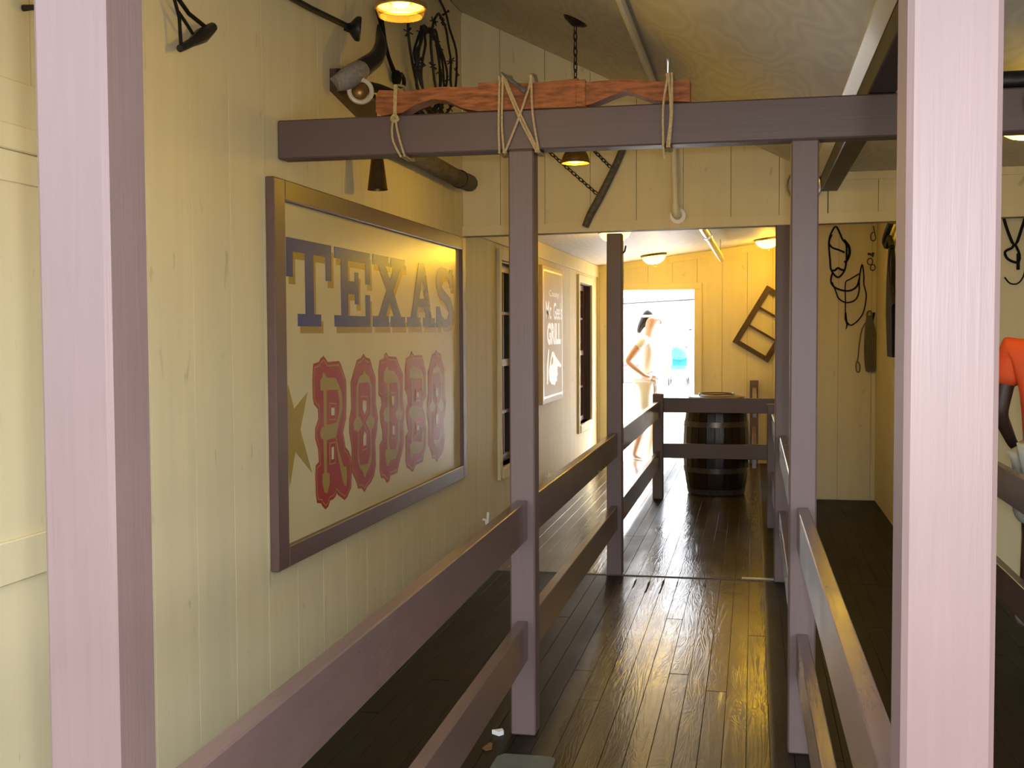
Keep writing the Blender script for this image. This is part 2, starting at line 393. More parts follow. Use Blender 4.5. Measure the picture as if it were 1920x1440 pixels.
# ------------------------------------------------------------------ board-clad walls
def clad(parent, axis, face, out, a0, a1, z0, z1, holes=(), th=0.012, mat='cream', phase=0.0, gap=0.003, rev=None):
    """vertical boards on a wall. axis: running axis ('X' or 'Y'); face: coordinate of the finished face; out: +1/-1 board thickness lies on that side"""
    f0 = z0 if callable(z0) else (lambda q: z0); f1 = z1 if callable(z1) else (lambda q: z1)
    k = math.floor((a0-phase)/PITCH_B)
    q = phase + k*PITCH_B
    while q < a1-0.002:
        s0, s1 = max(q, a0)+gap/2, min(q+PITCH_B, a1)-gap/2; q += PITCH_B
        if s1-s0 < 0.01: continue
        cuts = sorted({s0, s1} | {h for hh in holes for h in hh[:2] if s0+0.004 < h < s1-0.004})
        segs = []
        for u, v in zip(cuts, cuts[1:]):
            mid = (u+v)/2; hs = sorted([h for h in holes if h[0] < mid < h[1]], key=lambda h: h[2])
            lo0, lo1 = f0(u), f0(v)
            for h in hs:
                if h[2] > lo0+0.02: segs.append((u, v, lo0, lo1, h[2], h[2]))
                lo0 = lo1 = h[3]
            if f1(u) > lo0+0.02: segs.append((u, v, lo0, lo1, f1(u), f1(v)))
        for u, v, b0, b1, t0, t1 in segs:
            mb = MB()
            if axis == 'Y': mb.prism([(u, b0), (v, b1), (v, t1), (u, t0)], 'X', face, face+out*th)
            else: mb.prism([(u, b0), (v, b1), (v, t1), (u, t0)], 'Y', face, face+out*th)
            part('board', mb, mat, parent, smooth=False, loc=(0, 0, 0))
def slab_with_holes(axis, f0, f1, a0, a1, z0, z1, holes):
    mb = MB(); cuts = sorted({a0, a1} | {h for hh in holes for h in hh[:2]})
    for u, v in zip(cuts, cuts[1:]):
        mid = (u+v)/2; lo = z0
        rows = []
        for h in sorted([h for h in holes if h[0] < mid < h[1]], key=lambda h: h[2]):
            if h[2] > lo: rows.append((lo, h[2]))
            lo = h[3]
        rows.append((lo, z1))
        for p, q in rows:
            if axis == 'Y': mb.box(f0, f1, u, v, p, q)
            else: mb.box(u, v, f0, f1, p, q)
    return mb
WA = (7.68, 8.62, 0.50, 1.92); WB = (11.30, 12.16, 0.50, 1.92)
# left wall: front room (tall) and back room (lower), one continuous face
wl = struct('wall_left', slab_with_holes('Y', WX-0.14, WX-0.012, FRONT_Y, FY+0.12, -0.06, 3.45, [WA, WB]), 'cream_gap')
clad(wl, 'Y', WX, -1, FRONT_Y, HY, 0.0, 3.31, phase=3.031)
clad(wl, 'Y', WX, -1, HY, FY, 0.0, 2.03, holes=[WA, WB], phase=3.031)
struct('trim_3', MB().cbox(WX, WX+0.022, HY+0.11, FY, 2.025, 2.149, 0.003), 'cream_trim')
# header wall across the room
hd = struct('wall_header', MB().prism([(WX, HBOT), (2.8, HBOT+0.06), (2.8, 2.34), (0.45, 2.34), (WX, ceil_z(WX)+0.02)], 'Y', HY+0.013, HY+0.11), 'cream_gap')
def htop(x): return ceil_z(x) if x < 0.40 else 2.311
clad(hd, 'X', HY, 1, WX, 0.40, lambda x: HBOT+0.013*(x-WX)+0.055, htop, phase=-0.930)
clad(hd, 'X', HY, 1, 0.40, 2.8, lambda x: HBOT+0.013*(x-WX)+0.055, htop, phase=-0.930)
struct('trim_4', MB().prism([(WX, HBOT), (2.8, HBOT+0.0585), (2.8, HBOT+0.1135), (WX, HBOT+0.055)], 'Y', HY-0.012, HY+0.012), 'cream_trim', smooth=False)
struct('trim_5', MB().cbox(0.47, 2.8, HY-0.012, HY, 2.265, 2.31, 0.002), 'cream_trim')
# ceilings
struct('ceiling', MB().prism([(WX-0.14, ceil_z(WX-0.14)), (0.46, ceil_z(0.46)), (0.46, ceil_z(0.46)+0.08), (WX-0.14, ceil_z(WX-0.14)+0.08)], 'Y', FRONT_Y, HY+0.11), 'ceiling_ply', smooth=False)
struct('ceiling_right', MB().box(0.40, 2.9, FRONT_Y, HY+0.11, 2.311, 2.40), 'ceiling_ply')
struct('ceiling_back', MB().prism([(WX-0.14, bceil_z(WX-0.14)), (1.15, bceil_z(1.15)), (1.15, bceil_z(1.15)+0.10), (WX-0.14, bceil_z(WX-0.14)+0.10)], 'Y', HY+0.10, FY+0.12), 'ceiling_white', smooth=False)
# far wall with the doorway
DOOR = (-1.505, -0.625, -0.1, 1.885)
wf = struct('wall_back', slab_with_holes('X', FY+0.012, FY+0.12, WX-0.14, 0.36, -0.06, 2.6, [DOOR]), 'cream_gap')
clad(wf, 'X', FY, 1, WX, 0.26, 0.0, lambda x: bceil_z(x)-0.07, holes=[DOOR], phase=-0.60)
struct('trim_6', MB().prism([(WX, bceil_z(WX)-0.07), (0.26, bceil_z(0.26)-0.07), (0.26, bceil_z(0.26)), (WX, bceil_z(WX))], 'Y', FY-0.016, FY+0.01), 'cream_trim', smooth=False)
dj = struct('door_1', MB().cbox(DOOR[1]-0.005, DOOR[1]+0.075, FY-0.018, FY-0.001, 0, 1.884, 0.003), 'cream_trim')
part('head_casing', MB().cbox(DOOR[0]-0.075, DOOR[1]+0.075, FY-0.018, FY-0.001, 1.885, 1.955, 0.003), 'cream_trim', dj)
part('jamb_casing', MB().cbox(DOOR[0]-0.075, DOOR[0]+0.005, FY-0.018, FY, 0, 1.885, 0.003), 'cream_trim', dj)
# right part of the back room: wall with the bridles
XB = 0.255; HWY = 10.09; XR = 1.006
wm = struct('wall_middle', MB().box(XB, XR+0.10, HWY+0.012, HWY+0.10, -0.06, 2.6), 'cream_gap')
clad(wm, 'X', HWY, 1, XB, XR, 0.0, lambda x: bceil_z(x)-0.0, phase=0.70-0.534)
ws = struct('wall_side', MB().box(XB+0.012, XB+0.10, HWY+0.10, FY+0.1, -0.06, 2.6), 'cream_gap')
clad(ws, 'Y', XB, 1, HWY+0.0, FY, 0.0, 2.42)
wr = struct('wall_right_passage', MB().box(XR+0.012, XR+0.10, HY+0.11, HWY+0.10, -0.06, 2.6), 'cream_gap')
clad(wr, 'Y', XR, 1, HY+0.11, HWY, 0.0, 2.47, phase=6.9)
wq = struct('wall_right_back', MB().box(XR, 2.9, HY+0.142, HY+0.20, -0.06, 2.6), 'cream_gap')
clad(wq, 'X', HY+0.13, 1, XR, 2.8, 0.0, 2.3, phase=0.93)
struct('wall_right', MB().box(2.8, 2.9, FRONT_Y, HY+0.2, -0.06, 2.4), 'cream')
struct('wall_light_block', MB().prism([(WX-0.1, 2.35), (0.30, 2.35), (WX-0.1, ceil_z(WX-0.1)+0.02)], 'Y', FRONT_Y, FRONT_Y+0.08), 'cream', smooth=False)  # unseen gable added to lower the front opening and cut daylight inside
# panelled door in the left wall, at the left edge of the picture
dl = struct('door_2', MB().cbox(WX, WX+0.012, 1.55, 2.52, 0.02, 2.02, 0.002), 'cream')
for z0, z1 in ((1.855, 1.915), (0.855, 0.955)):
    part('door_rail', MB().cbox(WX+0.012, WX+0.024, 1.55, 2.52, z0, z1, 0.003), 'cream_trim', dl)
part('door_rail', MB().cbox(WX+0.012, WX+0.016, 1.55, 2.52, 1.782, 1.855, 0.002), 'cream_trim', dl)
part('door_hook', MB().tube([(WX+0.002, 2.47, 2.20), (WX+0.05, 2.47, 2.20), (WX+0.055, 2.47, 2.26)], 0.008), 'iron', dl)

# ------------------------------------------------------------------ windows in the left wall
def window(name, W):
    y0, y1, z0, z1 = W; D = 0.10
    o = struct(name, MB().box(WX-0.62, WX-0.60, y0-0.4, y1+0.4, z0-0.4, z1+0.4), 'dark_room')
    mb = MB()
    mb.box(WX-0.62, WX-0.13, y0-0.4, y0-0.38, z0-0.4, z1+0.4).box(WX-0.62, WX-0.13, y1+0.38, y1+0.4, z0-0.4, z1+0.4)
    mb.box(WX-0.62, WX-0.13, y0-0.4, y1+0.4, z0-0.42, z0-0.4).box(WX-0.62, WX-0.13, y0-0.4, y1+0.4, z1+0.4, z1+0.42)
    part('dark_room', mb, 'dark_room', o)
    c = 0.075
    for nm, a, b, p, q in (('casing', y0-c, y0, z0-c, z1+c), ('casing', y1, y1+c, z0-c, z1+c), ('head', y0, y1, z1, z1+c)):
        part(nm, MB().cbox(WX, WX+0.022, a, b, p, q, 0.003), 'cream_trim', o)
    part('sill', MB().cbox(WX-D, WX+0.030, y0, y1, z0-c, z0, 0.004), 'cream_trim', o)
    part('jamb', MB().box(WX-D, WX, y0, y0+0.012, z0, z1), 'jamb_brown', o)
    part('jamb', MB().box(WX-D, WX, y1-0.012, y1, z0, z1), 'jamb_brown', o)
    part('jamb', MB().box(WX-D, WX, y0+0.012, y1-0.012, z1-0.012, z1), 'jamb_brown', o)
    s = MB(); t_ = 0.05
    s.box(WX-D, WX-D+0.035, y0+0.012, y0+0.012+t_, z0, z1-0.012).box(WX-D, WX-D+0.035, y1-0.012-t_, y1-0.012, z0, z1-0.012)
    s.box(WX-D, WX-D+0.035, y0+0.06, y1-0.06, z0, z0+t_).box(WX-D, WX-D+0.035, y0+0.06, y1-0.06, z1-t_-0.012, z1-0.012)
    zm = (z0+z1)/2; s.box(WX-D, WX-D+0.035, y0+0.06, y1-0.06, zm-0.025, zm+0.025)
    part('sash', s, 'sash_red', o)
    for zz in ((z0+zm)/2, (z1+zm)/2):
        part('muntin', MB().cbox(WX-D+0.005, WX-D+0.03, y0+0.06, y1-0.06, zz-0.012, zz+0.012, 0.002), 'sash_red', o)
    part('muntin', MB().cbox(WX-D+0.004, WX-D+0.028, (y0+y1)/2-0.012, (y0+y1)/2+0.012, z0+t_, z1-t_, 0.002), 'sash_red', o)
    for a, b in ((y0+0.062, (y0+y1)/2-0.012), ((y0+y1)/2+0.012, y1-0.062)):
        for p, q in ((z0+t_, (z0+zm)/2-0.012), ((z0+zm)/2+0.012, zm-0.025), (zm+0.025, (zm+z1)/2-0.012), ((zm+z1)/2+0.012, z1-t_-0.012)):
            part('pane', MB().box(WX-D+0.012, WX-D+0.016, a, b, p, q), 'glass', o)
window('window_1', WA); window('window_2', WB)

# ------------------------------------------------------------------ railings
S = 0.089; PL, PR = -0.8377, 0.120
PY = [3.957, 6.704, 9.842]; RY = [3.957, 6.68, 8.51]; FGY = 1.17
RT, RH, LT = 0.840, 0.140, 0.412
def post(parent, x, y, z1, z0=0.0, c=0.005, mat='brown_post'):
    return part('post', MB().cbox(x, x+S, y, y+S, z0, z1, c), mat, parent)
def rail(parent, xa, ya, xb, yb, top):
    return part('rail', MB().bar((xa, ya, top-RH/2), (xb, yb, top-RH/2), 0.038, RH, 0.003, (0, 0, 1)), 'brown_rail', parent)
lf = thing('queue_railing', 'long brown board railing with four posts beside the big rodeo sign wall', 'railing', (PL, FGY, 0))
post(lf, -0.792, FGY, ceil_z(-0.75)-0.02, c=0.006); post(lf, PL, PY[0], 2.061); post(lf, PL, PY[1], 2.0); post(lf, PL, PY[2], 0.900)
for top in (RT, LT):
    rail(lf, -0.7475, FGY+S, PL+S/2, PY[0], top)
    rail(lf, PL+S/2, PY[0]+S, PL+S/2, PY[1], top)
    rail(lf, PL+S/2, PY[1]+S, PL+S/2, PY[2], top)
rf = thing('queue_railing', 'brown board railing with nearest pale sunlit post on the right', 'railing', (PR, FGY, 0))
post(rf, 0.147, FGY+0.03, 2.305, c=0.006); post(rf, PR, RY[0], 2.061); post(rf, PR, RY[1], 2.03); post(rf, PR-0.02, RY[2], 0.900)
for top in (RT, LT):
    rail(rf, 0.1915, FGY+0.03+S, PR+S/2, RY[0], top)
    rail(rf, PR+S/2, RY[0]+S, PR+S/2, RY[1], top)
    rail(rf, PR+S/2, RY[1]+S, PR+S/2-0.02, RY[2], top)
cr = thing('cross_railing', 'short two-board railing crossing the aisle in front of the barrel', 'railing', (PL+S, PY[2]+0.03, 0))
for top in (0.865, 0.475):
    part('rail', MB().cbox(PL+S+0.002, XB-0.003, PY[2]+0.026, PY[2]+0.064, top-0.125, top, 0.003), 'brown_beam', cr)
bf = thing('back_railing', 'railing end with wall post behind the barrel under the hanging sash', 'railing', (0.0, FY-0.1, 0))
part('post', MB().cbox(-0.035, 0.054, FY-S, FY-0.001, 0, 0.90, 0.004), 'brown_post', bf)
for top in (RT, LT):
    part('rail', MB().bar((0.012, PY[2]+0.066, top-RH/2), (0.012, FY-S, top-RH/2), 0.038, RH, 0.003), 'brown_rail', bf)
of = thing('queue_railing', 'railing of the far right lane in front of the orange shirt', 'railing', (1.03, 3.957, 0))
post(of, 1.02, 3.957, 2.061); post(of, 1.02, 6.68, HBOT+0.035)
for top in (RT, LT): rail(of, 1.02+S/2, 3.957+S, 1.02+S/2, 6.68, top)
# overhead beam and the dark beam under the ceiling
lone('cross_beam', MB().cbox(WX+0.002, 2.6, 3.957, 3.957+S, 2.061, 2.200, 0.005), 'brown_beam', 'brown painted beam across the room carrying the ox yoke', 'beam')
lone('ceiling_beam', MB().cbox(0.362, 0.452, FRONT_Y, HY-0.03, 2.202, 2.308, 0.004), 'dark_beam', 'dark stained beam running under the low edge of the sloping ceiling', 'beam')
lone('ceiling_batten', MB().prism([(0.318, ceil_z(0.318)), (0.360, ceil_z(0.360)), (0.360, ceil_z(0.36)-0.012), (0.318, ceil_z(0.318)-0.012)], 'Y', FRONT_Y, HY-0.002), 'white_pipe', 'pale batten on the ceiling beside the dark beam', 'batten', smooth=False)

# ------------------------------------------------------------------ the big sign
SX = WX + 0.012
sg = thing('rodeo_sign', 'large framed sign reading TEXAS RODEO on the left wall', 'sign', (WX, 5.24, 0.573))
part('panel', MB().box(WX, SX, 3.90, 6.58, 0.60, 1.95), 'sign_panel', sg)
for a, b, p, q in ((3.845, 3.945, 0.573, 1.985), (6.545, 6.622, 0.573, 1.985)):
    part('frame_side', MB().cbox(WX, WX+0.034, a, b, p, q, 0.004), 'frame_paint', sg)
for p, q in ((0.573, 0.650), (1.910, 1.985)):
    part('frame_side', MB().cbox(WX, WX+0.034, 3.945, 6.545, p, q, 0.004), 'frame_paint', sg)
def nrm(poly):
    a = sum(p[0]*q[1]-q[0]*p[1] for p, q in zip(poly, poly[1:]+poly[:1])); return poly if a > 0 else poly[::-1]
def inset(poly, dd):
    poly = nrm(poly); out = []; n = len(poly)
    for i in range(n):
        p0, p1, p2 = Vector(poly[i-1]), Vector(poly[i]), Vector(poly[(i+1) % n])
        e1 = (p1-p0).normalized(); e2 = (p2-p1).normalized()
        n1 = Vector((-e1.y, e1.x)); n2 = Vector((-e2.y, e2.x)); m = (n1+n2)
        m = m.normalized() if m.length > 1e-6 else n1
        k = dd/max(0.55, m.dot(n1)); out.append(tuple(p1+m*k))
    return out
TX = {}
TX['T'] = [(3.997, 1.784), (4.461, 1.784), (4.461, 1.639), (4.394, 1.639), (4.394, 1.734), (4.265, 1.734), (4.265, 1.503), (4.341, 1.503), (4.341, 1.456), (4.100, 1.456), (4.100, 1.503), (4.177, 1.503), (4.177, 1.734), (4.058, 1.734), (4.058, 1.639), (3.995, 1.639)]
TX['E'] = [(4.493, 1.784), (4.946, 1.784), (4.946, 1.644), (4.881, 1.644), (4.881, 1.735), (4.655, 1.735), (4.655, 1.650), (4.739, 1.650), (4.739, 1.691), (4.791, 1.691), (4.791, 1.553), (4.739, 1.553), (4.739, 1.595), (4.655, 1.595), (4.655, 1.503), (4.879, 1.503), (4.879, 1.598), (4.943, 1.598), (4.943, 1.456), (4.489, 1.456), (4.489, 1.503), (4.570, 1.503), (4.570, 1.737), (4.493, 1.737)]
TX['X'] = [(4.981, 1.786), (5.215, 1.786), (5.215, 1.740), (5.170, 1.740), (5.235, 1.680), (5.300, 1.740), (5.248, 1.740), (5.248, 1.786), (5.476, 1.786), (5.476, 1.740), (5.408, 1.740), (5.286, 1.628), (5.405, 1.507), (5.472, 1.507), (5.472, 1.457), (5.240, 1.457), (5.240, 1.507), (5.290, 1.507), (5.226, 1.575), (5.165, 1.507), (5.212, 1.507), (5.212, 1.457), (4.979, 1.457), (4.979, 1.507), (5.060, 1.507), (5.178, 1.628), (5.058, 1.740), (4.981, 1.740)]
TX['A'] = [(5.715, 1.788), (5.815, 1.788), (5.945, 1.507), (6.014, 1.507), (6.014, 1.458), (5.790, 1.458), (5.790, 1.507), (5.838, 1.507), (5.816, 1.560), (5.690, 1.560), (5.668, 1.507), (5.738, 1.507), (5.738, 1.458), (5.502, 1.458), (5.502, 1.507), (5.572, 1.507)]
TX['S'] = [(6.045+0.35*u, 1.458+0.333*v) for u, v in ((1.0, .98), (1.0, .66), (.82, .66), (.78, .78), (.6, .86), (.38, .84), (.28, .76), (.3, .68), (.45, .62), (.85, .5), (1.0, .36), (1.0, .2), (.9, .06), (.65, 0), (.4, .02), (.24, .1), (.2, 0), (0, 0), (0, .34), (.2, .34), (.28, .2), (.5, .13), (.68, .15), (.76, .24), (.7, .33), (.5, .4), (.16, .5), (.02, .64), (.0, .8), (.1, .94), (.35, 1.0), (.6, .98), (.8, .9), (.84, .98))]
for ch in 'TEXAS':
    mb = MB(); p = TX[ch]; mb.slot = 1
    mb.prism([(u+0.024, v-0.027) for u, v in p], 'X', SX, SX+0.0006)
    mb.slot = 0; mb.prism(p, 'X', SX, SX+0.0014)
    if ch == 'A': mb.slot = 2; mb.prism([(5.725, 1.605), (5.800, 1.605), (5.766, 1.690)], 'X', SX+0.0004, SX+0.0020)
    part('letter', mb, ['sign_blue', 'sign_gold', 'sign_panel'], sg, smooth=False)
RO = {}
RO['R'] = dict(o=[(4.254, 1.31), (4.311, 1.316), (4.33, 1.329), (4.363, 1.339), (4.389, 1.325), (4.408, 1.313), (4.538, 1.314), (4.566, 1.294), (4.621, 1.23), (4.624, 1.162), (4.616, 1.072), (4.578, 1.013), (4.605, 0.948), (4.641, 0.929), (4.67, 0.901), (4.678, 0.834), (4.67, 0.769), (4.62, 0.735), (4.586, 0.726), (4.548, 0.743), (4.516, 0.755), (4.493, 0.77), (4.483, 0.759), (4.451, 0.749), (4.417, 0.749), (4.396, 0.728), (4.363, 0.721), (4.33, 0.74), (4.318, 0.752), (4.273, 0.76), (4.262, 0.795), (4.259, 0.875), (4.266, 0.911), (4.298, 0.92), (4.293, 0.97), (4.263, 1.015), (4.264, 1.056), (4.297, 1.091), (4.296, 1.129), (4.255, 1.15), (4.243, 1.174), (4.241, 1.239), (4.247, 1.294)],
  g=[(4.321, 1.242), (4.341, 1.253), (4.354, 1.274), (4.374, 1.266), (4.393, 1.25), (4.494, 1.246), (4.535, 1.211), (4.566, 1.175), (4.57, 1.116), (4.526, 1.054), (4.493, 1.003), (4.522, 0.941), (4.574, 0.871), (4.61, 0.867), (4.616, 0.821), (4.607, 0.782), (4.578, 0.791), (4.551, 0.839), (4.505, 0.933), (4.486, 0.999), (4.425, 1.0), (4.385, 0.999), (4.383, 0.869), (4.414, 0.858), (4.412, 0.817), (4.384, 0.783), (4.352, 0.792), (4.333, 0.833), (4.335, 0.866), (4.354, 0.873), (4.348, 1.002), (4.32, 1.014), (4.312, 1.038), (4.334, 1.055), (4.354, 1.058), (4.355, 1.2), (4.324, 1.202)],
  c=[(4.391, 1.201), (4.514, 1.195), (4.533, 1.152), (4.527, 1.099), (4.495, 1.062), (4.387, 1.061)], s=[[(4.436, 1.127), (4.473, 1.124), (4.471, 1.093), (4.435, 1.095)], [(4.435, 0.965), (4.460, 0.965), (4.458, 0.915), (4.433, 0.915)]])
RO['O'] = dict(o=[(4.845, 1.338), (4.877, 1.322), (4.933, 1.313), (4.965, 1.272), (5.009, 1.227), (5.01, 1.108), (5.037, 1.041), (5.024, 0.988), (4.996, 0.936), (5.002, 0.828), (4.975, 0.782), (4.924, 0.756), (4.875, 0.744), (4.842, 0.725), (4.803, 0.748), (4.756, 0.752), (4.727, 0.792), (4.675, 0.839), (4.679, 0.941), (4.651, 1.009), (4.653, 1.06), (4.681, 1.108), (4.676, 1.22), (4.719, 1.269), (4.759, 1.312), (4.813, 1.321)],
  g=[(4.851, 1.27), (4.874, 1.246), (4.914, 1.236), (4.954, 1.192), (4.95, 1.059), (4.991, 1.034), (4.973, 1.003), (4.94, 0.995), (4.941, 0.861), (4.902, 0.823), (4.869, 0.811), (4.844, 0.788), (4.821, 0.817), (4.782, 0.837), (4.753, 0.877), (4.756, 1.0), (4.711, 1.014), (4.697, 1.041), (4.72, 1.055), (4.735, 1.064), (4.747, 1.196), (4.787, 1.241), (4.827, 1.247)],
  c=[(4.786, 1.21), (4.905, 1.21), (4.929, 1.177), (4.926, 1.071), (4.86, 1.033), (4.923, 0.986), (4.92, 0.89), (4.886, 0.846), (4.783, 0.852), (4.769, 0.896), (4.769, 0.999), (4.836, 1.03), (4.771, 1.071), (4.77, 1.19)],
  s=[[(4.823, 1.133), (4.871, 1.13), (4.869, 1.091), (4.845, 1.069), (4.822, 1.094)], [(4.843, 0.998), (4.866, 0.98), (4.861, 0.933), (4.825, 0.932), (4.823, 0.974)]])
RO['D'] = dict(o=[(5.17, 1.339), (5.201, 1.319), (5.322, 1.314), (5.363, 1.278), (5.429, 1.225), (5.425, 1.103), (5.449, 1.035), (5.43, 0.98), (5.437, 0.898), (5.4, 0.84), (5.348, 0.785), (5.322, 0.753), (5.215, 0.753), (5.191, 0.729), (5.159, 0.726), (5.121, 0.751), (5.075, 0.759), (5.053, 0.795), (5.057, 0.914), (5.095, 0.935), (5.097, 0.978), (5.068, 1.028), (5.066, 1.067), (5.093, 1.098), (5.083, 1.13), (5.049, 1.144), (5.047, 1.249), (5.069, 1.303), (5.13, 1.311), (5.146, 1.332)],
  g=[(5.176, 1.276), (5.199, 1.253), (5.287, 1.248), (5.344, 1.213), (5.376, 1.177), (5.376, 1.066), (5.406, 1.038), (5.397, 1.013), (5.368, 1.0), (5.368, 0.909), (5.333, 0.857), (5.291, 0.827), (5.21, 0.826), (5.177, 0.805), (5.154, 0.807), (5.132, 0.859), (5.137, 0.882), (5.164, 0.884), (5.172, 1.006), (5.129, 1.019), (5.107, 1.054), (5.131, 1.077), (5.17, 1.084), (5.173, 1.191), (5.122, 1.208), (5.128, 1.251)],
  c=[(5.213, 1.194), (5.318, 1.189), (5.339, 1.158), (5.34, 1.078), (5.302, 1.04), (5.334, 0.998), (5.326, 0.908), (5.3, 0.871), (5.211, 0.875), (5.197, 0.92), (5.208, 1.047)],
  s=[[(5.24, 1.129), (5.275, 1.127), (5.274, 1.092), (5.254, 1.078), (5.239, 1.094)], [(5.247, 0.988), (5.279, 0.985), (5.275, 0.943), (5.245, 0.946)]])
RO['e'] = dict(o=[(5.573, 1.34), (5.618, 1.315), (5.759, 1.315), (5.796, 1.277), (5.83, 1.221), (5.83, 1.096), (5.791, 1.077), (5.77, 1.04), (5.811, 0.983), (5.829, 0.921), (5.823, 0.84), (5.762, 0.759), (5.629, 0.756), (5.601, 0.735), (5.57, 0.727), (5.529, 0.746), (5.476, 0.763), (5.46, 0.798), (5.463, 0.916), (5.508, 0.938), (5.483, 0.992), (5.472, 1.039), (5.503, 1.078), (5.496, 1.12), (5.461, 1.147), (5.461, 1.255), (5.483, 1.303), (5.546, 1.314)],
  g=[(5.535, 1.252), (5.589, 1.261), (5.738, 1.243), (5.785, 1.207), (5.788, 1.125), (5.749, 1.127), (5.746, 1.192), (5.591, 1.198), (5.587, 1.062), (5.751, 1.041), (5.769, 1.013), (5.749, 0.993), (5.591, 0.999), (5.587, 0.879), (5.736, 0.865), (5.748, 0.934), (5.786, 0.931), (5.774, 0.839), (5.725, 0.807), (5.594, 0.815), (5.566, 0.792), (5.537, 0.826), (5.524, 0.869), (5.556, 0.876), (5.554, 1.002), (5.519, 1.025), (5.525, 1.051), (5.562, 1.064), (5.562, 1.194), (5.534, 1.211)],
  c=None, s=[[(5.655, 1.125), (5.690, 1.125), (5.690, 1.100), (5.655, 1.100)], [(5.655, 0.955), (5.690, 0.955), (5.690, 0.930), (5.655, 0.930)]])
sh = lambda P, dd: [(u+dd, v) for u, v in P]
RO['o'] = dict(o=sh(RO['O']['o'], 1.194), g=sh(RO['O']['g'], 1.194), c=sh(RO['O']['c'], 1.194), s=[sh(q, 1.194) for q in RO['O']['s']])
for ch in 'RODeo':
    L = RO[ch]; mb = MB()
    mb.slot = 0; mb.prism(nrm(L['o']), 'X', SX, SX+0.0006)
    mb.slot = 1; mb.prism(inset(L['o'], 0.013), 'X', SX+0.0003, SX+0.0009)
    mb.slot = 0; mb.prism(inset(L['o'], 0.018), 'X', SX+0.0004, SX+0.0012)
    mb.slot = 1; mb.prism(nrm(L['g']), 'X', SX+0.0004, SX+0.0016)
    if L['c']: mb.slot = 0; mb.prism(nrm(L['c']), 'X', SX+0.0004, SX+0.0020)
    for q in L['s']:
        mb.slot = 1; mb.prism(inset(q, -0.020), 'X', SX+0.0004, SX+0.0024)
        mb.slot = 0; mb.prism(inset(q, -0.015), 'X', SX+0.0004, SX+0.0028)
        mb.slot = 2; mb.prism(nrm(q), 'X', SX+0.0004, SX+0.0032)
    part('letter', mb, ['sign_red', 'sign_gold', 'sign_panel'], sg, smooth=False)
part('star', MB().prism([(3.998, 1.240), (4.054, 1.147), (4.189, 1.203), (4.112, 1.062), (4.224, 0.886), (4.060, 0.985), (4.002, 0.857), (3.985, 1.000), (3.946, 1.030), (3.946, 1.090), (3.985, 1.110)], 'X', SX, SX+0.001), 'sign_gold', sg, smooth=False)

# ------------------------------------------------------------------ the grill sign
def text_part(body, y0, y1, z0, z1, x, mat, parent, off=0.0, name='lettering'):
    cu = bpy.data.curves.new(name, 'FONT'); cu.body = body; cu.size = 1; cu.offset = off; cu.resolution_u = 4
    to = bpy.data.objects.new('tmp', cu); COL.objects.link(to)
    bpy.context.view_layer.update()
    me = bpy.data.meshes.new_from_object(to.evaluated_get(bpy.context.evaluated_depsgraph_get()))
    bpy.data.objects.remove(to)
    xs = [v.co.x for v in me.vertices]; ys = [v.co.y for v in me.vertices]
    mb = MB(); k = lambda co: (x, y0+(co.x-min(xs))/(max(xs)-min(xs))*(y1-y0), z0+(co.y-min(ys))/(max(ys)-min(ys))*(z1-z0))
    mb.add([k(v.co) for v in me.vertices], [tuple(p.vertices) for p in me.polygons])
    return part(name, mb, mat, parent, smooth=False)
gx = WX+0.030
gs = thing('grill_sign', 'tall tan sign lettered GRILL with a white pointing hand', 'sign', (WX, 9.68, 0.84))
part('board', MB().cbox(WX, gx, 9.17, 10.18, 0.838, 1.972, 0.003), 'grill_board', gs)
bl = MB()
for a, b, p, q in ((9.20, 9.225, 0.87, 1.94), (10.125, 10.15, 0.87, 1.94), (9.225, 10.125, 0.885, 0.900), (9.225, 10.125, 1.925, 1.94)): bl.box(gx, gx+0.001, a, b, p, q)
part('border_line', bl, 'grill_line', gs)
text_part('Casey', 9.47, 9.97, 1.712, 1.78, gx+0.001, 'grill_line', gs)
text_part("Mc", 9.32, 9.58, 1.537, 1.683, gx+0.001, 'white_paint', gs, 0.012)
text_part("Gee's", 9.69, 10.12, 1.535, 1.685, gx+0.001, 'white_paint', gs, 0.012)
text_part('GRILL', 9.37, 10.06, 1.322, 1.507, gx+0.001, 'white_paint', gs, 0.05)
hm = MB(); hx0, hx1 = gx, gx+0.0015
hm.prism([(9.42, 1.29), (9.47, 1.285), (9.43, 1.14), (9.40, 1.00), (9.345, 0.995), (9.345, 1.15)], 'X', hx0, hx1)
hm.prism([(9.52, 1.20), (9.60, 1.265), (9.68, 1.262), (9.80, 1.215), (10.10, 1.135), (10.06, 1.115), (9.90, 1.135), (9.87, 1.10), (9.90, 1.06), (9.84, 1.045), (9.86, 1.01), (9.78, 1.00), (9.76, 0.967), (9.68, 0.985), (9.58, 0.985), (9.47, 1.03), (9.44, 1.10)], 'X', hx0, hx1)
part('pointing_hand', hm, 'white_paint', gs, smooth=False)
part('hand_line', MB().prism([(9.58, 1.20), (9.62, 1.225), (9.66, 1.20), (9.64, 1.165), (9.56, 1.15)], 'X', hx1, hx1+0.0008), 'grill_board', gs, smooth=False)

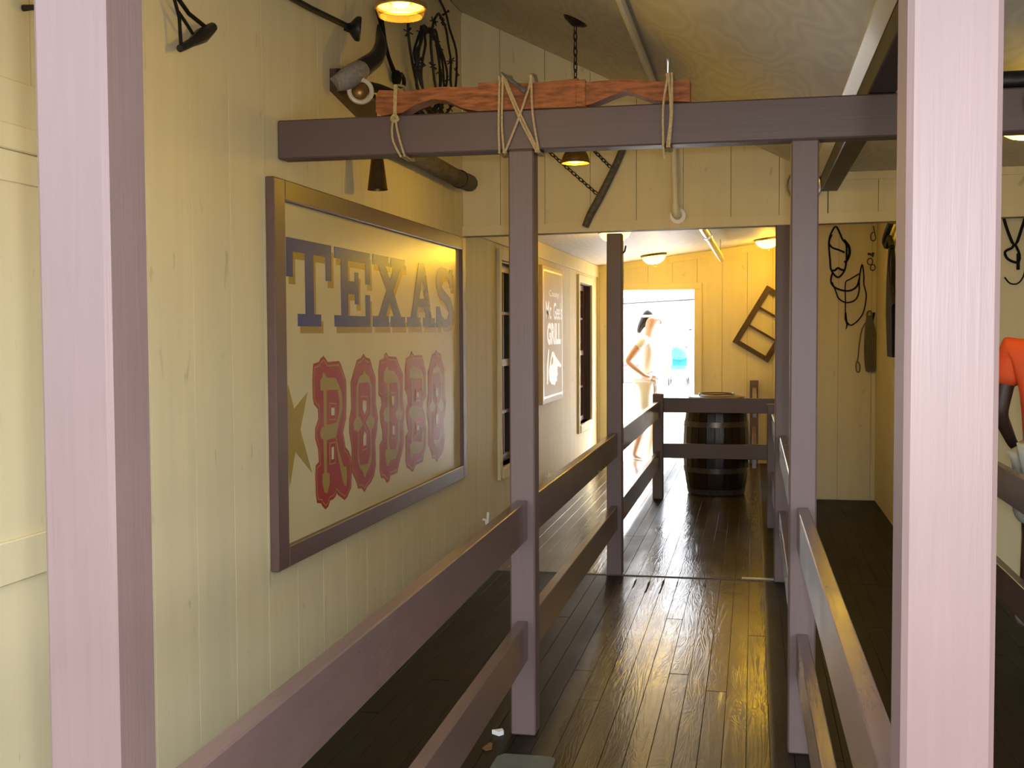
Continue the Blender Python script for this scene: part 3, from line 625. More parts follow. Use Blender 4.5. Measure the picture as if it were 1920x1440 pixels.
# ------------------------------------------------------------------ ox yoke and lashings on the beam
yk = thing('ox_yoke', 'orange-brown carved wooden ox yoke lashed on top of the beam', 'yoke', (-0.766, 4.0, 2.2))
top = [(-1.319, 2.275), (-1.306, 2.292), (-1.256, 2.288), (-1.207, 2.281), (-1.133, 2.290), (-1.075, 2.292), (-0.976, 2.286), (-0.945, 2.286)]
bot = [(-0.945, 2.202), (-0.998, 2.213), (-1.060, 2.243), (-1.109, 2.252), (-1.173, 2.234), (-1.222, 2.208), (-1.300, 2.201), (-1.319, 2.215)]
part('neck_beam', MB().prism(top+bot, 'Y', 3.962, 4.042), 'yoke_wood', yk)
part('centre_block', MB().prism([(-0.944, 2.2015), (-0.944, 2.300), (-0.853, 2.294), (-0.760, 2.289), (-0.670, 2.293), (-0.592, 2.297), (-0.592, 2.2015)], 'Y', 3.958, 4.046), 'yoke_wood', yk)
top = [(-0.591, 2.283), (-0.561, 2.284), (-0.433, 2.289), (-0.300, 2.272), (-0.213, 2.277)]
bot = [(-0.213, 2.2015), (-0.333, 2.212), (-0.410, 2.243), (-0.435, 2.247), (-0.480, 2.234), (-0.545, 2.209), (-0.591, 2.202)]
part('neck_beam', MB().prism(top+bot, 'Y', 3.962, 4.042), 'yoke_wood', yk)
part('iron_strap', MB().cbox(-0.600, -0.566, 3.956, 4.048, 2.2015, 2.292, 0.002), 'yoke_wood', yk)
part('splinter', MB().tube([(-0.77, 3.931, 2.255), (-0.82, 3.931, 2.295), (-0.855, 3.931, 2.325)], [0.010, 0.008, 0.003], 6), 'old_wood', yk)
yf, yb2 = 3.944, 4.058
def loop(pts_f, x_top, x_bot, ztop=2.30, zbot=2.054, r=0.0042):
    return MB().tube([(x, yf, z) for x, z in pts_f] + [(x_bot, yf+0.004, zbot), (x_bot, yb2, zbot), (x_top, yb2, 2.12), (x_top, yb2, ztop), (x_top, yf+0.004, ztop+0.002)], r, 6, closed=True, smooth=3)
rp = thing('rope_lashing', 'knotted tan rope hanging loosely from the left end of the yoke', 'rope', (-1.245, 4.0, 2.05))
part('rope_loop', loop([(-1.243, 2.285), (-1.246, 2.204), (-1.254, 2.153), (-1.250, 2.106), (-1.225, 2.056)], -1.24, -1.222), 'rope', rp)
part('rope_loop', loop([(-1.238, 2.285), (-1.240, 2.19), (-1.236, 2.150), (-1.222, 2.095), (-1.210, 2.058)], -1.235, -1.208), 'rope', rp)
part('knot', MB().tube([(-1.255, 3.943, 2.187), (-1.240, 3.934, 2.196), (-1.232, 3.943, 2.182), (-1.246, 3.936, 2.175)], 0.006, 6, True, 4), 'rope', rp)
rp = thing('rope_lashing', 'tan rope crossed in an X over the beam above the post', 'rope', (-0.80, 4.0, 2.05))
for pts, xt, xb in (([(-0.865, 2.29), (-0.868, 2.152), (-0.866, 2.060)], -0.865, -0.866), ([(-0.853, 2.292), (-0.857, 2.152), (-0.850, 2.060)], -0.853, -0.850),
                    ([(-0.845, 2.292), (-0.796, 2.171), (-0.739, 2.060)], -0.845, -0.739), ([(-0.838, 2.292), (-0.786, 2.171), (-0.731, 2.060)], -0.838, -0.731),
                    ([(-0.756, 2.288), (-0.796, 2.171), (-0.843, 2.060)], -0.756, -0.843), ([(-0.752, 2.288), (-0.748, 2.18), (-0.728, 2.058)], -0.752, -0.728)):
    part('rope_loop', loop(pts, xt, xb, 2.313), 'rope', rp)
rp = thing('rope_lashing', 'tan rope tied around the right end of the yoke', 'rope', (-0.29, 4.0, 2.03))
for pts, xt, xb in (([(-0.288, 2.275), (-0.301, 2.189), (-0.301, 2.060)], -0.29, -0.301), ([(-0.282, 2.278), (-0.276, 2.16), (-0.287, 2.060)], -0.282, -0.287), ([(-0.272, 2.278), (-0.272, 2.16), (-0.280, 2.060)], -0.272, -0.280)):
    part('rope_loop', loop(pts, xt, xb, 2.292), 'rope', rp)
part('rope_tail', MB().tube([(-0.301, yf, 2.06), (-0.299, yf-0.002, 2.035), (-0.297, yf, 2.012)], 0.004, 6), 'rope', rp)
bo = MB().lathe([(0.0, 0.086), (0.010, 0.086), (0.011, 0.080), (0.006, 0.072), (0.005, 0.0), (0.0, 0.0)], (-0.289, 3.995, 2.272), 12)
lone('eye_bolt', bo, 'steel', 'small silver bolt standing up from the right end of the yoke', 'bolt')

# ------------------------------------------------------------------ things hung on the left wall
hh = thing('horn_mount', 'black cattle horns mounted on a dark wooden wall plaque', 'horns', (WX, 4.72, 2.41))
part('plaque', MB().prism([(4.50, 2.505), (4.50, 2.415), (4.82, 2.365), (5.02, 2.40), (5.02, 2.52), (4.78, 2.56)], 'X', WX, WX+0.028), 'plaque_wood', hh)
hb = (WX+0.05, 4.60, 2.475)
part('horn', MB().tube([(WX+0.075, 4.57, 2.490), (WX+0.10, 4.655, 2.545), (WX+0.12, 4.74, 2.600), (WX+0.12, 4.80, 2.665), (WX+0.10, 4.845, 2.725), (WX+0.09, 4.86, 2.770)], [0.042, 0.040, 0.035, 0.027, 0.016, 0.003], 14, smooth=5), 'horn_black', hh)
part('horn', MB().tube([(WX+0.085, 4.62, 2.440), (WX+0.13, 4.74, 2.448), (WX+0.19, 4.86, 2.430), (WX+0.25, 4.95, 2.390), (WX+0.29, 4.99, 2.335)], [0.040, 0.038, 0.034, 0.022, 0.004], 14, smooth=5), 'horn_black', hh)
part('horn_root', MB().tube([(WX+0.020, 4.50, 2.440), (WX+0.055, 4.545, 2.470), (WX+0.080, 4.585, 2.500), (WX+0.092, 4.625, 2.525)], [0.030, 0.046, 0.046, 0.040], 14, smooth=3), 'horn_base', hh)
rc = Vector((WX+0.105, 4.575, 2.425)); rn = Vector((0.40, -0.92, 0.0)).normalized(); ru = Vector((0, 0, 1)); rs_ = ru.cross(rn)
part('boss', MB().lathe([(0.0, 0.012), (0.018, 0.010), (0.034, 0.0), (0.036, -0.03), (0.0, -0.03)], rc, 20, rn), 'brass', hh)
part('collar', MB().tube([rc+rs_*0.046*math.cos(k*math.pi/12)+ru*0.046*math.sin(k*math.pi/12) for k in range(24)], 0.010, 8, True), 'white_pipe', hh)
cb = thing('cord_pull', 'thin black strap with a buckle hanging beside the horns', 'strap', (WX, 5.2, 2.62))
part('strap', MB().tube([(WX+0.02, 5.06, 2.90), (WX+0.03, 5.09, 2.84), (WX+0.03, 5.13, 2.77), (WX+0.03, 5.19, 2.71), (WX+0.03, 5.28, 2.655)], [0.013, 0.013, 0.011, 0.009, 0.012], 8, smooth=3), 'black_leather', cb)
part('buckle', MB().tube([(WX+0.03, 5.36, 2.66), (WX+0.03, 5.33, 2.632), (WX+0.03, 5.36, 2.610), (WX+0.03, 5.42, 2.622), (WX+0.03, 5.43, 2.655), (WX+0.03, 5.39, 2.672)], 0.010, 8, True, 3), 'iron', cb)
part('keeper', MB().lathe([(0.0, -0.02), (0.03, -0.015), (0.036, 0.0), (0.03, 0.015), (0.0, 0.02)], (WX+0.03, 5.31, 2.640), 10, (1, 0, 0)), 'black_leather', cb)
# coil of barbed wire
wc = thing('barbed_wire_coil', 'loose coil of rusty black barbed wire high on the left wall', 'wire coil', (WX, 5.95, 2.6))
rw = random.Random(5)
for k, (yc, zc, ry, rz, tl) in enumerate(((5.95, 2.90, 0.47, 0.33, 0.0), (5.80, 2.79, 0.26, 0.22, 0.4), (5.86, 2.77, 0.22, 0.24, -0.3), (5.78, 2.76, 0.30, 0.20, 0.2), (5.72, 2.76, 0.20, 0.21, 0.1), (5.90, 2.83, 0.22, 0.28, 0.5))):
    pts = []
    for i in range(18):
        a = 2*math.pi*i/18; u, v = ry*math.cos(a), rz*math.sin(a)
        pts.append((WX+0.035+0.012*k+rw.uniform(-0.008, 0.008), yc+u*math.cos(tl)-v*math.sin(tl)*0.5+rw.uniform(-.012, .012), zc+v*math.cos(tl)+u*math.sin(tl)*0.5+rw.uniform(-.012, .012)))
    part('wire_loop', MB().tube(pts, 0.0068, 6, True, 3), 'wire', wc)
    for i in range(0, 18, 3):
        p = Vector(pts[i]); mb = MB()
        for _ in range(3):
            q = Vector((rw.uniform(-.6, 1), rw.uniform(-1, 1), rw.uniform(-1, 1))).normalized()*0.026
            mb.tube([p-q, p+q], 0.0035, 4)
        part('barb', mb, 'wire', wc)
ri = thing('branding_iron', 'black iron rod with a flared round end fixed high on the wall', 'iron rod', (WX, 4.2, 2.6))
part('rod', MB().tube([(WX+0.04, 3.85, 2.640), (WX+0.06, 4.15, 2.648), (WX+0.094, 4.47, 2.660)], 0.012, 10), 'iron', ri)
part('flared_end', MB().lathe([(0.0, -0.045), (0.014, -0.044), (0.020, -0.020), (0.044, 0.000), (0.049, 0.008), (0.049, 0.020), (0.044, 0.024), (0.0, 0.020)], (WX+0.110, 4.50, 2.660), 24, (0.93, 0.32, -0.10)), 'iron', ri)
part('wall_eye', MB().tube([(WX, 3.85, 2.64), (WX+0.04, 3.85, 2.64)], 0.010, 8), 'iron', ri)
tr = thing('stirrup', 'small black hanging stirrup with leather straps near the top left', 'stirrup', (WX+0.05, 3.2, 2.27))
T0 = (WX+0.05, 3.10, 2.42)
part('strap', MB().tube([T0, (WX+0.054, 3.135, 2.35), (WX+0.054, 3.143, 2.27)], 0.0055, 8), 'black_leather', tr)
part('strap', MB().tube([(WX+0.053, 3.133, 2.365), (WX+0.06, 3.175, 2.335), (WX+0.06, 3.205, 2.320)], 0.005, 8), 'black_leather', tr)
part('strap', MB().tube([T0, (WX+0.056, 3.19, 2.375), (WX+0.056, 3.30, 2.362)], 0.0065, 8), 'black_leather', tr)
part('tread', MB().tube([(WX+0.054, 3.135, 2.260), (WX+0.056, 3.20, 2.292), (WX+0.056, 3.27, 2.330), (WX+0.056, 3.345, 2.375)], [0.011, 0.013, 0.023, 0.015], 10, smooth=3), 'iron', tr)
# cow bell and log below the beam level
be = thing('cow_bell', 'dark brass cow bell hanging on the left wall above the sign', 'bell', (WX+0.10, 4.80, 2.045))
part('bell_body', MB().lathe([(0.0, 0.150), (0.022, 0.150), (0.026, 0.140), (0.043, 0.004), (0.045, 0.0), (0.041, 0.0), (0.024, 0.132), (0.0, 0.142)], (WX+0.10, 4.80, 2.047), 20), 'dark_brass', be)
part('strap', MB().tube([(WX+0.10, 4.80, 2.195), (WX+0.09, 4.80, 2.24), (WX+0.0, 4.80, 2.26)], 0.008, 8), 'black_leather', be)
part('clapper', MB().tube([(WX+0.10, 4.80, 2.15), (WX+0.10, 4.80, 2.055)], [0.004, 0.010], 8), 'iron', be)
lg = thing('wagon_pole', 'weathered grey wooden pole mounted along the wall near the header', 'pole', (WX+0.08, 5.9, 2.23))
part('pole', MB().tube([(WX+0.085, 5.25, 2.282), (WX+0.085, 5.6, 2.288), (WX+0.085, 6.2, 2.284), (WX+0.085, 6.50, 2.290), (WX+0.085, 6.53, 2.290)], [0.040, 0.046, 0.047, 0.050, 0.042], 12, smooth=3), 'old_wood', lg)
part('iron_band', MB().lathe([(0.0485, 0), (0.052, 0), (0.052, 0.03), (0.0485, 0.03)], (WX+0.085, 6.28, 2.285), 16, (0, 1, 0)), 'iron', lg)
part('bracket', MB().cbox(WX, WX+0.05, 5.40, 5.43, 2.275, 2.300, 0.003), 'iron', lg)
part('bracket', MB().cbox(WX, WX+0.05, 6.10, 6.13, 2.275, 2.300, 0.003), 'iron', lg)
for y, z, h_, lb in ((7.161, 0.228, 0.05, 'small white hook low on the wall beside the near window'), (9.429, 0.229, 0.028, 'small white hook low on the wall under the grill sign')):
    lone('wall_hook', MB().tube([(WX, y, z), (WX+0.02, y, z), (WX+0.03, y, z-h_), (WX+0.035, y, z+h_)], 0.008, 8, smooth=2), 'white_paint', lb, 'hook')

# ------------------------------------------------------------------ things on the header
sw = thing('singletree', 'grey curved wooden singletree with black chains hanging on the header', 'singletree', (-0.85, HY, 2.03))
yy = HY-0.045
part('wood_bow', MB().tube([(-0.715, yy, 2.53), (-0.735, yy, 2.477), (-0.790, yy-0.005, 2.352), (-0.867, yy-0.008, 2.202), (-0.919, yy-0.005, 2.112), (-0.954, yy, 2.036)], [0.018, 0.020, 0.021, 0.023, 0.023, 0.020], 10, smooth=3), 'old_wood', sw)
def chain(mb, p, q, n, r=0.010, wire=0.003):
    p, q = Vector(p), Vector(q); dvec = (q-p); L = dvec.length/n; dvec.normalize(); a = dvec.orthogonal().normalized(); b = dvec.cross(a)
    for i in range(n):
        c0 = p + dvec*L*(i+0.5); s1, s2 = (a, b) if i % 2 else (b, a)
        mb.tube([c0 + dvec*(0.68*L*math.cos(t_)) + s1*(r*math.sin(t_)) for t_ in [2*math.pi*k/8 for k in range(8)]], wire, 5, True)
    return mb
part('chain', chain(MB(), (-1.175, yy, 2.483), (-0.885, yy, 2.222), 14), 'iron', sw)
part('chain', chain(MB(), (-0.905, yy, 2.472), (-0.805, yy, 2.370), 6), 'iron', sw)
part('nail', MB().tube([(-1.175, HY, 2.483), (-1.175, yy-0.01, 2.483)], 0.006, 8), 'iron', sw)
part('nail', MB().tube([(-0.905, HY, 2.472), (-0.905, yy-0.01, 2.472)], 0.006, 8), 'iron', sw)
wr_ = MB().tube([(0.275+0.085*math.cos(2*math.pi*k/20), HY-0.022, 2.240+0.085*math.sin(2*math.pi*k/20)) for k in range(20)], 0.016, 8, True)
lone('iron_ring', wr_, 'galvanised', 'round metal ring on the header half hidden behind the right post', 'ring')
pp = thing('white_conduit', 'cream pipe running along the ceiling and down the header', 'pipe', (-0.44, HY-0.04, 2.06))
px, zc = -0.505, ceil_z(-0.505)-0.028
part('ceiling_run', MB().tube([(px, FRONT_Y, zc), (px, HY-0.06, zc), (px+0.02, HY-0.04, zc-0.02), (-0.452, HY-0.045, zc-0.16), (-0.445, HY-0.045, 2.40)], 0.018, 10), 'white_pipe', pp)
part('drop', MB().tube([(-0.445, HY-0.045, 2.42), (-0.438, HY-0.045, 2.125)], 0.0185, 12), 'white_pipe', pp)
part('elbow', MB().tube([(-0.438, HY-0.045, 2.150), (-0.437, HY-0.045, 2.110), (-0.430, HY-0.036, 2.093), (-0.425, HY, 2.088)], 0.025, 12, smooth=3), 'white_pipe', pp)
part('flange', MB().lathe([(0.0, 0), (0.045, 0), (0.045, 0.008), (0.0, 0.010)], (-0.425, HY-0.013, 2.088), 20, (0, -1, 0)), 'white_paint', pp)

# ------------------------------------------------------------------ hanging lamps in the front room
def pendant(x, y, zb, label, ztop, power, r, flat):
    t_ = thing('pendant_lamp', label, 'lamp', (x, y, zb), 'pendant lamps of the front room')
    if flat: prof = [(r+0.003, 0.0), (r+0.004, 0.005), (0.036, 0.014), (0.032, 0.055), (0.012, 0.075), (0.010, 0.075), (0.028, 0.052), (0.031, 0.012), (r-0.002, 0.003), (r-0.002, 0.0)]
    else: prof = [(r+0.003, 0.0), (r+0.003, 0.010), (r-0.004, 0.030), (0.034, 0.075), (0.028, 0.105), (0.012, 0.125), (0.010, 0.125), (0.026, 0.102), (0.031, 0.073), (r-0.008, 0.028), (r-0.002, 0.008), (r-0.002, 0.0)]
    part('shade', MB().lathe(prof, (x, y, zb), 32, ring=True), 'brass', t_)
    part('diffuser', MB().lathe([(0.034, 0.010), (r-0.010, 0.004), (r-0.005, 0.001), (r-0.005, -0.001), (r-0.012, 0.001), (0.034, 0.006)] if flat else [(0.0, 0.022), (r-0.014, 0.022), (r-0.005, 0.006), (r-0.005, 0.008), (r-0.016, 0.025), (0.0, 0.025)], (x, y, zb), 32, ring=flat), 'lamp_glow', t_)
    part('rim', MB().tube([(x+(r+0.001)*math.cos(2*math.pi*k/32), y+(r+0.001)*math.sin(2*math.pi*k/32), zb-0.002) for k in range(32)], 0.0045, 6, True), 'brass', t_)
    part('bulb', MB().lathe([(0.0, -0.004), (0.016, 0.0), (0.024, 0.010), (0.018, 0.020), (0.0, 0.024)], (x, y, zb), 14), 'bulb_glow', t_)
    part('chain', chain(MB(), (x, y, zb+prof[4][1]), (x, y, ztop-0.02), max(4, int((ztop-zb-0.10)/0.035)), 0.009, 0.003), 'iron', t_)
    part('canopy', MB().lathe([(0.0, 0.030), (0.012, 0.026), (0.050, 0.012), (0.062, 0.0), (0.0, -0.001)], (x, y, ztop), 24, Vector((-0.497, 0, -1)).normalized()), 'iron', t_)
    if flat: part('glass_skirt', MB().lathe([(r+0.001, -0.006), (r-0.006, -0.027), (r-0.008, -0.027), (r-0.001, -0.006)], (x, y, zb), 32, ring=True), 'amber_glass', t_)
    mk_light(t_, (x, y, zb-0.040), power, 0.03)
    return t_
LX1 = -0.905
pendant(LX1, 2.93, 2.280, 'nearest glowing yellow pendant lamp at the top above the horns', ceil_z(LX1), 2.5, 0.064, True)
pendant(-0.820, 5.40, 2.225, 'yellow pendant lamp on a black chain behind the beam', ceil_z(-0.82), 4.5, 0.063, False)

# ------------------------------------------------------------------ bowl lamps
def bowl_lamp(x, y, zc, nrm_, label, power, r=0.125):
    t_ = thing('bowl_lamp', label, 'lamp', (x, y, zc), 'bowl ceiling lamps')
    n_ = Vector(nrm_).normalized(); o = Vector((x, y, zc))
    part('ceiling_plate', MB().lathe([(0.0, 0.0), (r+0.012, 0.0), (r+0.014, 0.010), (r+0.004, 0.022), (0.0, 0.022)], o, 28, n_), 'brass', t_)
    part('glass_bowl', MB().lathe([(r, 0.020), (r*0.96, 0.040), (r*0.80, 0.070), (r*0.5, 0.094), (r*0.2, 0.103), (0.0, 0.104)], o, 28, n_), 'bowl_glow', t_)
    part('finial', MB().lathe([(0.0, 0.102), (0.012, 0.104), (0.008, 0.112), (0.010, 0.120), (0.0, 0.128)], o, 12, n_), 'iron', t_)
    mk_light(t_, o+n_*0.16, power, 0.05)
bn = (0.123, 0, -1)
bowl_lamp(-1.02, 12.10, bceil_z(-1.02), bn, 'glowing bowl ceiling lamp in front of the bright doorway', 4.0)
bowl_lamp(-1.06, 9.00, bceil_z(-1.06), bn, 'glowing bowl ceiling lamp partly hidden behind the aisle post', 3.2)
bowl_lamp(0.135, 12.10, bceil_z(0.135), bn, 'glowing bowl ceiling lamp above the hanging window sash', 4.8)
bowl_lamp(0.62, 8.50, bceil_z(0.62), bn, 'added unseen bowl lamp behind the header warming the bridle wall', 2.6)  # lamp added out of sight to throw warm light on the bridle wall
bowl_lamp(1.10, 5.10, 2.311, (0, 0, -1), 'glowing bowl ceiling lamp at the right edge of the picture', 3, 0.14)
cp_ = thing('steel_conduit', 'shiny steel pipe hanging from the back room ceiling', 'pipe', (-0.34, 9.4, 2.15))
part('pipe', MB().tube([(-0.365, 7.0, 2.160), (-0.315, 11.8, 2.150)], 0.030, 12), 'galvanised', cp_)
part('coupling', MB().tube([(-0.346, 8.85, 2.156), (-0.344, 9.0, 2.156)], 0.037, 12), 'galvanised', cp_)
part('hanger_rod', MB().tube([(-0.318, 11.4, 2.151), (-0.318, 11.4, bceil_z(-0.318))], 0.005, 6), 'steel', cp_)
part('hanger_rod', MB().tube([(-0.362, 7.3, 2.160), (-0.362, 7.3, bceil_z(-0.362))], 0.005, 6), 'steel', cp_)

# ------------------------------------------------------------------ barrel
bx, by = -0.318, 10.32
br = thing('wine_barrel', 'dark wooden barrel with metal hoops behind the cross railing', 'barrel', (bx, by, 0))
def brad(z): return 0.292 - 0.050*((z-0.42)/0.42)**2
zs = [0.002, 0.10, 0.22, 0.34, 0.46, 0.58, 0.70, 0.80, 0.855]
NS = 24
for k in range(NS):
    a0, a1 = 2*math.pi*k/NS+0.008, 2*math.pi*(k+1)/NS-0.008; vs = []; fs = []
    for z in zs:
        for rr in (brad(z)-0.022, brad(z)):
            for a in (a0, a1): vs.append((bx+rr*math.cos(a), by+rr*math.sin(a), z))
    for i in range(len(zs)-1):
        o = i*4; fs += [(o+2, o+3, o+7, o+6), (o+1, o, o+4, o+5), (o, o+2, o+6, o+4), (o+3, o+1, o+5, o+7)]
    fs += [(0, 1, 3, 2), ((len(zs)-1)*4+0, (len(zs)-1)*4+2, (len(zs)-1)*4+3, (len(zs)-1)*4+1)]
    part('stave', MB().add(vs, fs), 'barrel_wood', br)
for z0, z1 in ((0.01, 0.055), (0.20, 0.245), (0.60, 0.645), (0.78, 0.825)):
    part('hoop', MB().lathe([(brad(z0)+0.001, z0), (brad(z0)+0.004, z0), (brad(z1)+0.004, z1), (brad(z1)+0.001, z1)], (bx, by, 0), 48, ring=True), 'hoop', br)
part('lid', MB().lathe([(0.0, 0.878), (0.14, 0.872), (0.238, 0.856), (0.246, 0.856), (0.246, 0.842), (0.0, 0.842)], (bx, by, 0), 40), 'barrel_lid', br)
part('lid_ring', MB().tube([(bx+0.15*math.cos(2*math.pi*k/30), by+0.15*math.sin(2*math.pi*k/30), 0.880) for k in range(30)], 0.006, 6, True), 'hoop', br)

# ------------------------------------------------------------------ old window sash hung askew on the far wall
fr = thing('window_sash', 'old empty brown window sash hung tilted on the far wall', 'window sash', (0.0, FY-0.02, 1.06))
A = Vector((-0.223, FY-0.018, 1.315)); B = Vector((0.139, FY-0.018, 1.919)); ax_ = (B-A).normalized(); bx_ = Vector((ax_.z, 0, -ax_.x))
Wd, Ln = 0.44, (B-A).length
def fbar(u0, v0, u1, v1, wd, nm):
    part(nm, MB().bar(A+ax_*u0+bx_*v0, A+ax_*u1+bx_*v1, wd, 0.03, 0.003, (0, 1, 0)), 'frame_old', fr)
fbar(0, 0.03, Ln, 0.03, 0.06, 'stile')
P = A+ax_*0+bx_*0
fbar(0, 0.03+Wd-0.06, Ln, 0.03+Wd-0.06, 0.06, 'stile')
fbar(0.025, 0.06, 0.025, Wd-0.06, 0.05, 'rail'); fbar(Ln-0.03, 0.06, Ln-0.03, Wd-0.06, 0.06, 'rail')
fbar(Ln*0.345, 0.06, Ln*0.345, Wd-0.06, 0.024, 'muntin'); fbar(Ln*0.655, 0.06, Ln*0.655, Wd-0.06, 0.024, 'muntin')

# ------------------------------------------------------------------ bridles and tack on the inner walls
hy = HWY-0.012
ha = thing('bridle', 'thin black leather bridle with long loops on the tan wall', 'bridle', (0.76, HWY, 1.48))
V = lambda L, y=hy: [(x, y, z) for x, z in L]
part('crown_strap', MB().tube(V([(0.669, 2.302), (0.632, 2.240), (0.617, 2.165), (0.628, 2.016), (0.638, 1.937), (0.691, 1.877), (0.740, 1.925), (0.757, 1.995), (0.761, 2.083), (0.756, 2.152), (0.727, 2.193), (0.698, 2.262)]), 0.0075, 6, True, 4), 'black_leather', ha)
part('cheek_strap', MB().tube(V([(0.640, 2.235), (0.618, 2.175), (0.640, 2.130), (0.700, 2.105), (0.745, 2.084)]), 0.0075, 6, smooth=4), 'black_leather', ha)
part('cheek_strap', MB().tube(V([(0.735, 2.19), (0.775, 2.14), (0.785, 2.08), (0.765, 2.02), (0.745, 2.00)]), 0.0115, 6, smooth=4), 'black_leather', ha)
part('nose_band', MB().tube(V([(0.638, 1.937), (0.665, 1.935), (0.691, 1.955), (0.720, 1.940), (0.750, 1.935)]), 0.0085, 6, smooth=4), 'black_leather', ha)
part('rein', MB().tube(V([(0.650, 1.925), (0.635, 1.85), (0.660, 1.80), (0.720, 1.770), (0.790, 1.765), (0.845, 1.800), (0.866, 1.87)]), 0.0075, 6, smooth=4), 'black_leather', ha)
part('rein', MB().tube(V([(0.645, 1.838), (0.680, 1.75), (0.700, 1.70), (0.760, 1.665), (0.830, 1.685), (0.862, 1.75), (0.866, 1.87), (0.886, 1.983), (0.901, 1.894), (0.902, 1.815), (0.922, 1.716), (0.894, 1.568), (0.814, 1.479), (0.771, 1.499), (0.756, 1.569), (0.754, 1.70), (0.754, 1.83), (0.790, 1.86), (0.864, 1.905)]), 0.0055, 6, smooth=4), 'black_leather', ha)
part('tassel', MB().tube(V([(0.756, 1.58), (0.758, 1.53), (0.770, 1.48), (0.760, 1.44)]), [0.008, 0.010, 0.007, 0.003], 6), 'black_leather', ha)
part('nail', MB().tube([(0.670, HWY, 2.297), (0.670, HWY-0.035, 2.297)], 0.005, 6), 'iron', ha)
sb = MB().tube(V([(0.975, 2.25), (0.955, 2.23), (0.955, 2.19), (0.975, 2.175), (0.993, 2.195), (0.985, 2.24), (0.975, 2.30)]), 0.004, 6, smooth=3)
lone('wire_hook', sb, 'wire', 'small bent wire hook under the header corner on the tan wall', 'hook')
bt = thing('horse_bit', 'small dark metal bit hanging beside the corner of the tan wall', 'bit', (0.965, HWY, 1.93))
part('bar', MB().tube(V([(0.930, 2.07), (0.955, 2.065), (0.970, 2.045), (0.975, 2.08)]), 0.009, 6), 'iron', bt)
part('ring', MB().tube([(0.950+0.022*math.cos(a), hy, 2.005+0.028*math.sin(a)) for a in [k*math.pi/6 for k in range(12)]], 0.004, 6, True), 'iron', bt)
part('ring', MB().tube([(0.972+0.020*math.cos(a), hy, 1.955+0.026*math.sin(a)) for a in [k*math.pi/6 for k in range(12)]], 0.004, 6, True), 'iron', bt)
ro = thing('coiled_rope', 'greyish coiled rope hanging low on the tan wall', 'rope', (0.94, HWY, 1.08))
part('hanging_loop', MB().tube(V([(0.930, 1.55), (0.935, 1.585), (0.960, 1.59), (0.968, 1.55), (0.945, 1.53)]), 0.0068, 6, True, 3), 'rope_grey', ro)
for k in range(5):
    xo = 0.930+0.013*k
    part('rope_loop', MB().tube(V([(0.930+0.006*k, 1.54), (xo-0.012, 1.42), (xo-0.016, 1.25), (xo-0.005, 1.11-0.01*(k % 2)), (xo+0.012, 1.10), (xo+0.016, 1.25), (xo+0.012, 1.42), (0.945+0.005*k, 1.54)], hy-0.003*k), 0.0068, 6, True, 3), 'rope_grey', ro)
part('rope_end', MB().tube(V([(0.935, 1.52), (0.890, 1.44), (0.868, 1.30), (0.860, 1.20), (0.845, 1.15), (0.850, 1.09), (0.872, 1.085), (0.875, 1.14), (0.858, 1.17)]), 0.0055, 6, smooth=3), 'rope_grey', ro)
part('tie', MB().tube(V([(0.985, 1.58), (0.980, 1.54), (0.962, 1.42)]), [0.010, 0.008, 0.004], 6), 'black_leather', ro)
hxr = XR-0.045
ht = thing('harness_strap', 'heavy black harness straps hanging on the right passage wall', 'harness', (XR, 8.7, 1.2))
part('wide_strap', MB().prism([(8.62, 2.02), (8.80, 2.02), (8.90, 1.80), (8.92, 1.55), (8.80, 1.24), (8.50, 1.24), (8.55, 1.6)], 'X', hxr-0.006, hxr+0.020), 'black_leather', ht)
part('loop_strap', MB().tube([(hxr, 8.70, 2.20), (hxr, 8.98, 2.14), (hxr, 9.08, 2.09), (hxr, 8.95, 2.05), (hxr, 8.78, 2.10), (hxr, 8.62, 2.02)], 0.022, 6, smooth=3), 'black_leather', ht)
part('loop_strap', MB().tube([(hxr, 8.62, 2.03), (hxr, 8.72, 1.90), (hxr, 8.60, 1.75), (hxr, 8.40, 1.6)], 0.020, 6, smooth=3), 'black_leather', ht)
part('peg', MB().tube([(XR-0.004, 8.70, 2.20), (XR-0.07, 8.70, 2.21)], 0.012, 8), 'old_wood', ht)
wy = HY+0.118
h2 = thing('bridle', 'black bridle hanging on the wall above the orange shirt', 'bridle', (1.42, HY+0.13, 1.68))
part('head_strap', MB().tube([(1.345, wy, 2.05), (1.365, wy, 1.98), (1.405, wy, 1.895), (1.44, wy, 1.99), (1.46, wy, 2.06)], 0.008, 6, smooth=3), 'black_leather', h2)
part('cheek_strap', MB().tube([(1.405, wy, 1.90), (1.43, wy, 1.84), (1.42, wy, 1.80), (1.37, wy, 1.82), (1.355, wy, 1.86), (1.39, wy, 1.88)], 0.007, 6, True, 3), 'black_leather', h2)
part('wide_strap', MB().cbox(1.415, 1.432, wy-0.005, wy+0.006, 1.76, 1.85, 0.002), 'black_leather', h2)
part('rein', MB().tube([(1.355, wy, 1.72), (1.385, wy, 1.685), (1.43, wy, 1.69), (1.46, wy, 1.76), (1.47, wy, 1.95), (1.465, wy, 2.06)], 0.004, 6, smooth=3), 'black_leather', h2)
lone('beam_pipe', MB().tube([(0.47, 4.02, 2.235), (2.6, 4.02, 2.235)], 0.030, 12), 'iron', 'dark pipe lying on the beam at the right edge', 'pipe')
lone('rope_hoop', MB().tube([(0.885+0.045*math.cos(2*math.pi*k/20), 3.945, 2.150+0.055*math.sin(2*math.pi*k/20)) for k in range(20)], 0.006, 6, True), 'old_wood', 'thin round hoop hanging on the beam at the right edge', 'hoop')

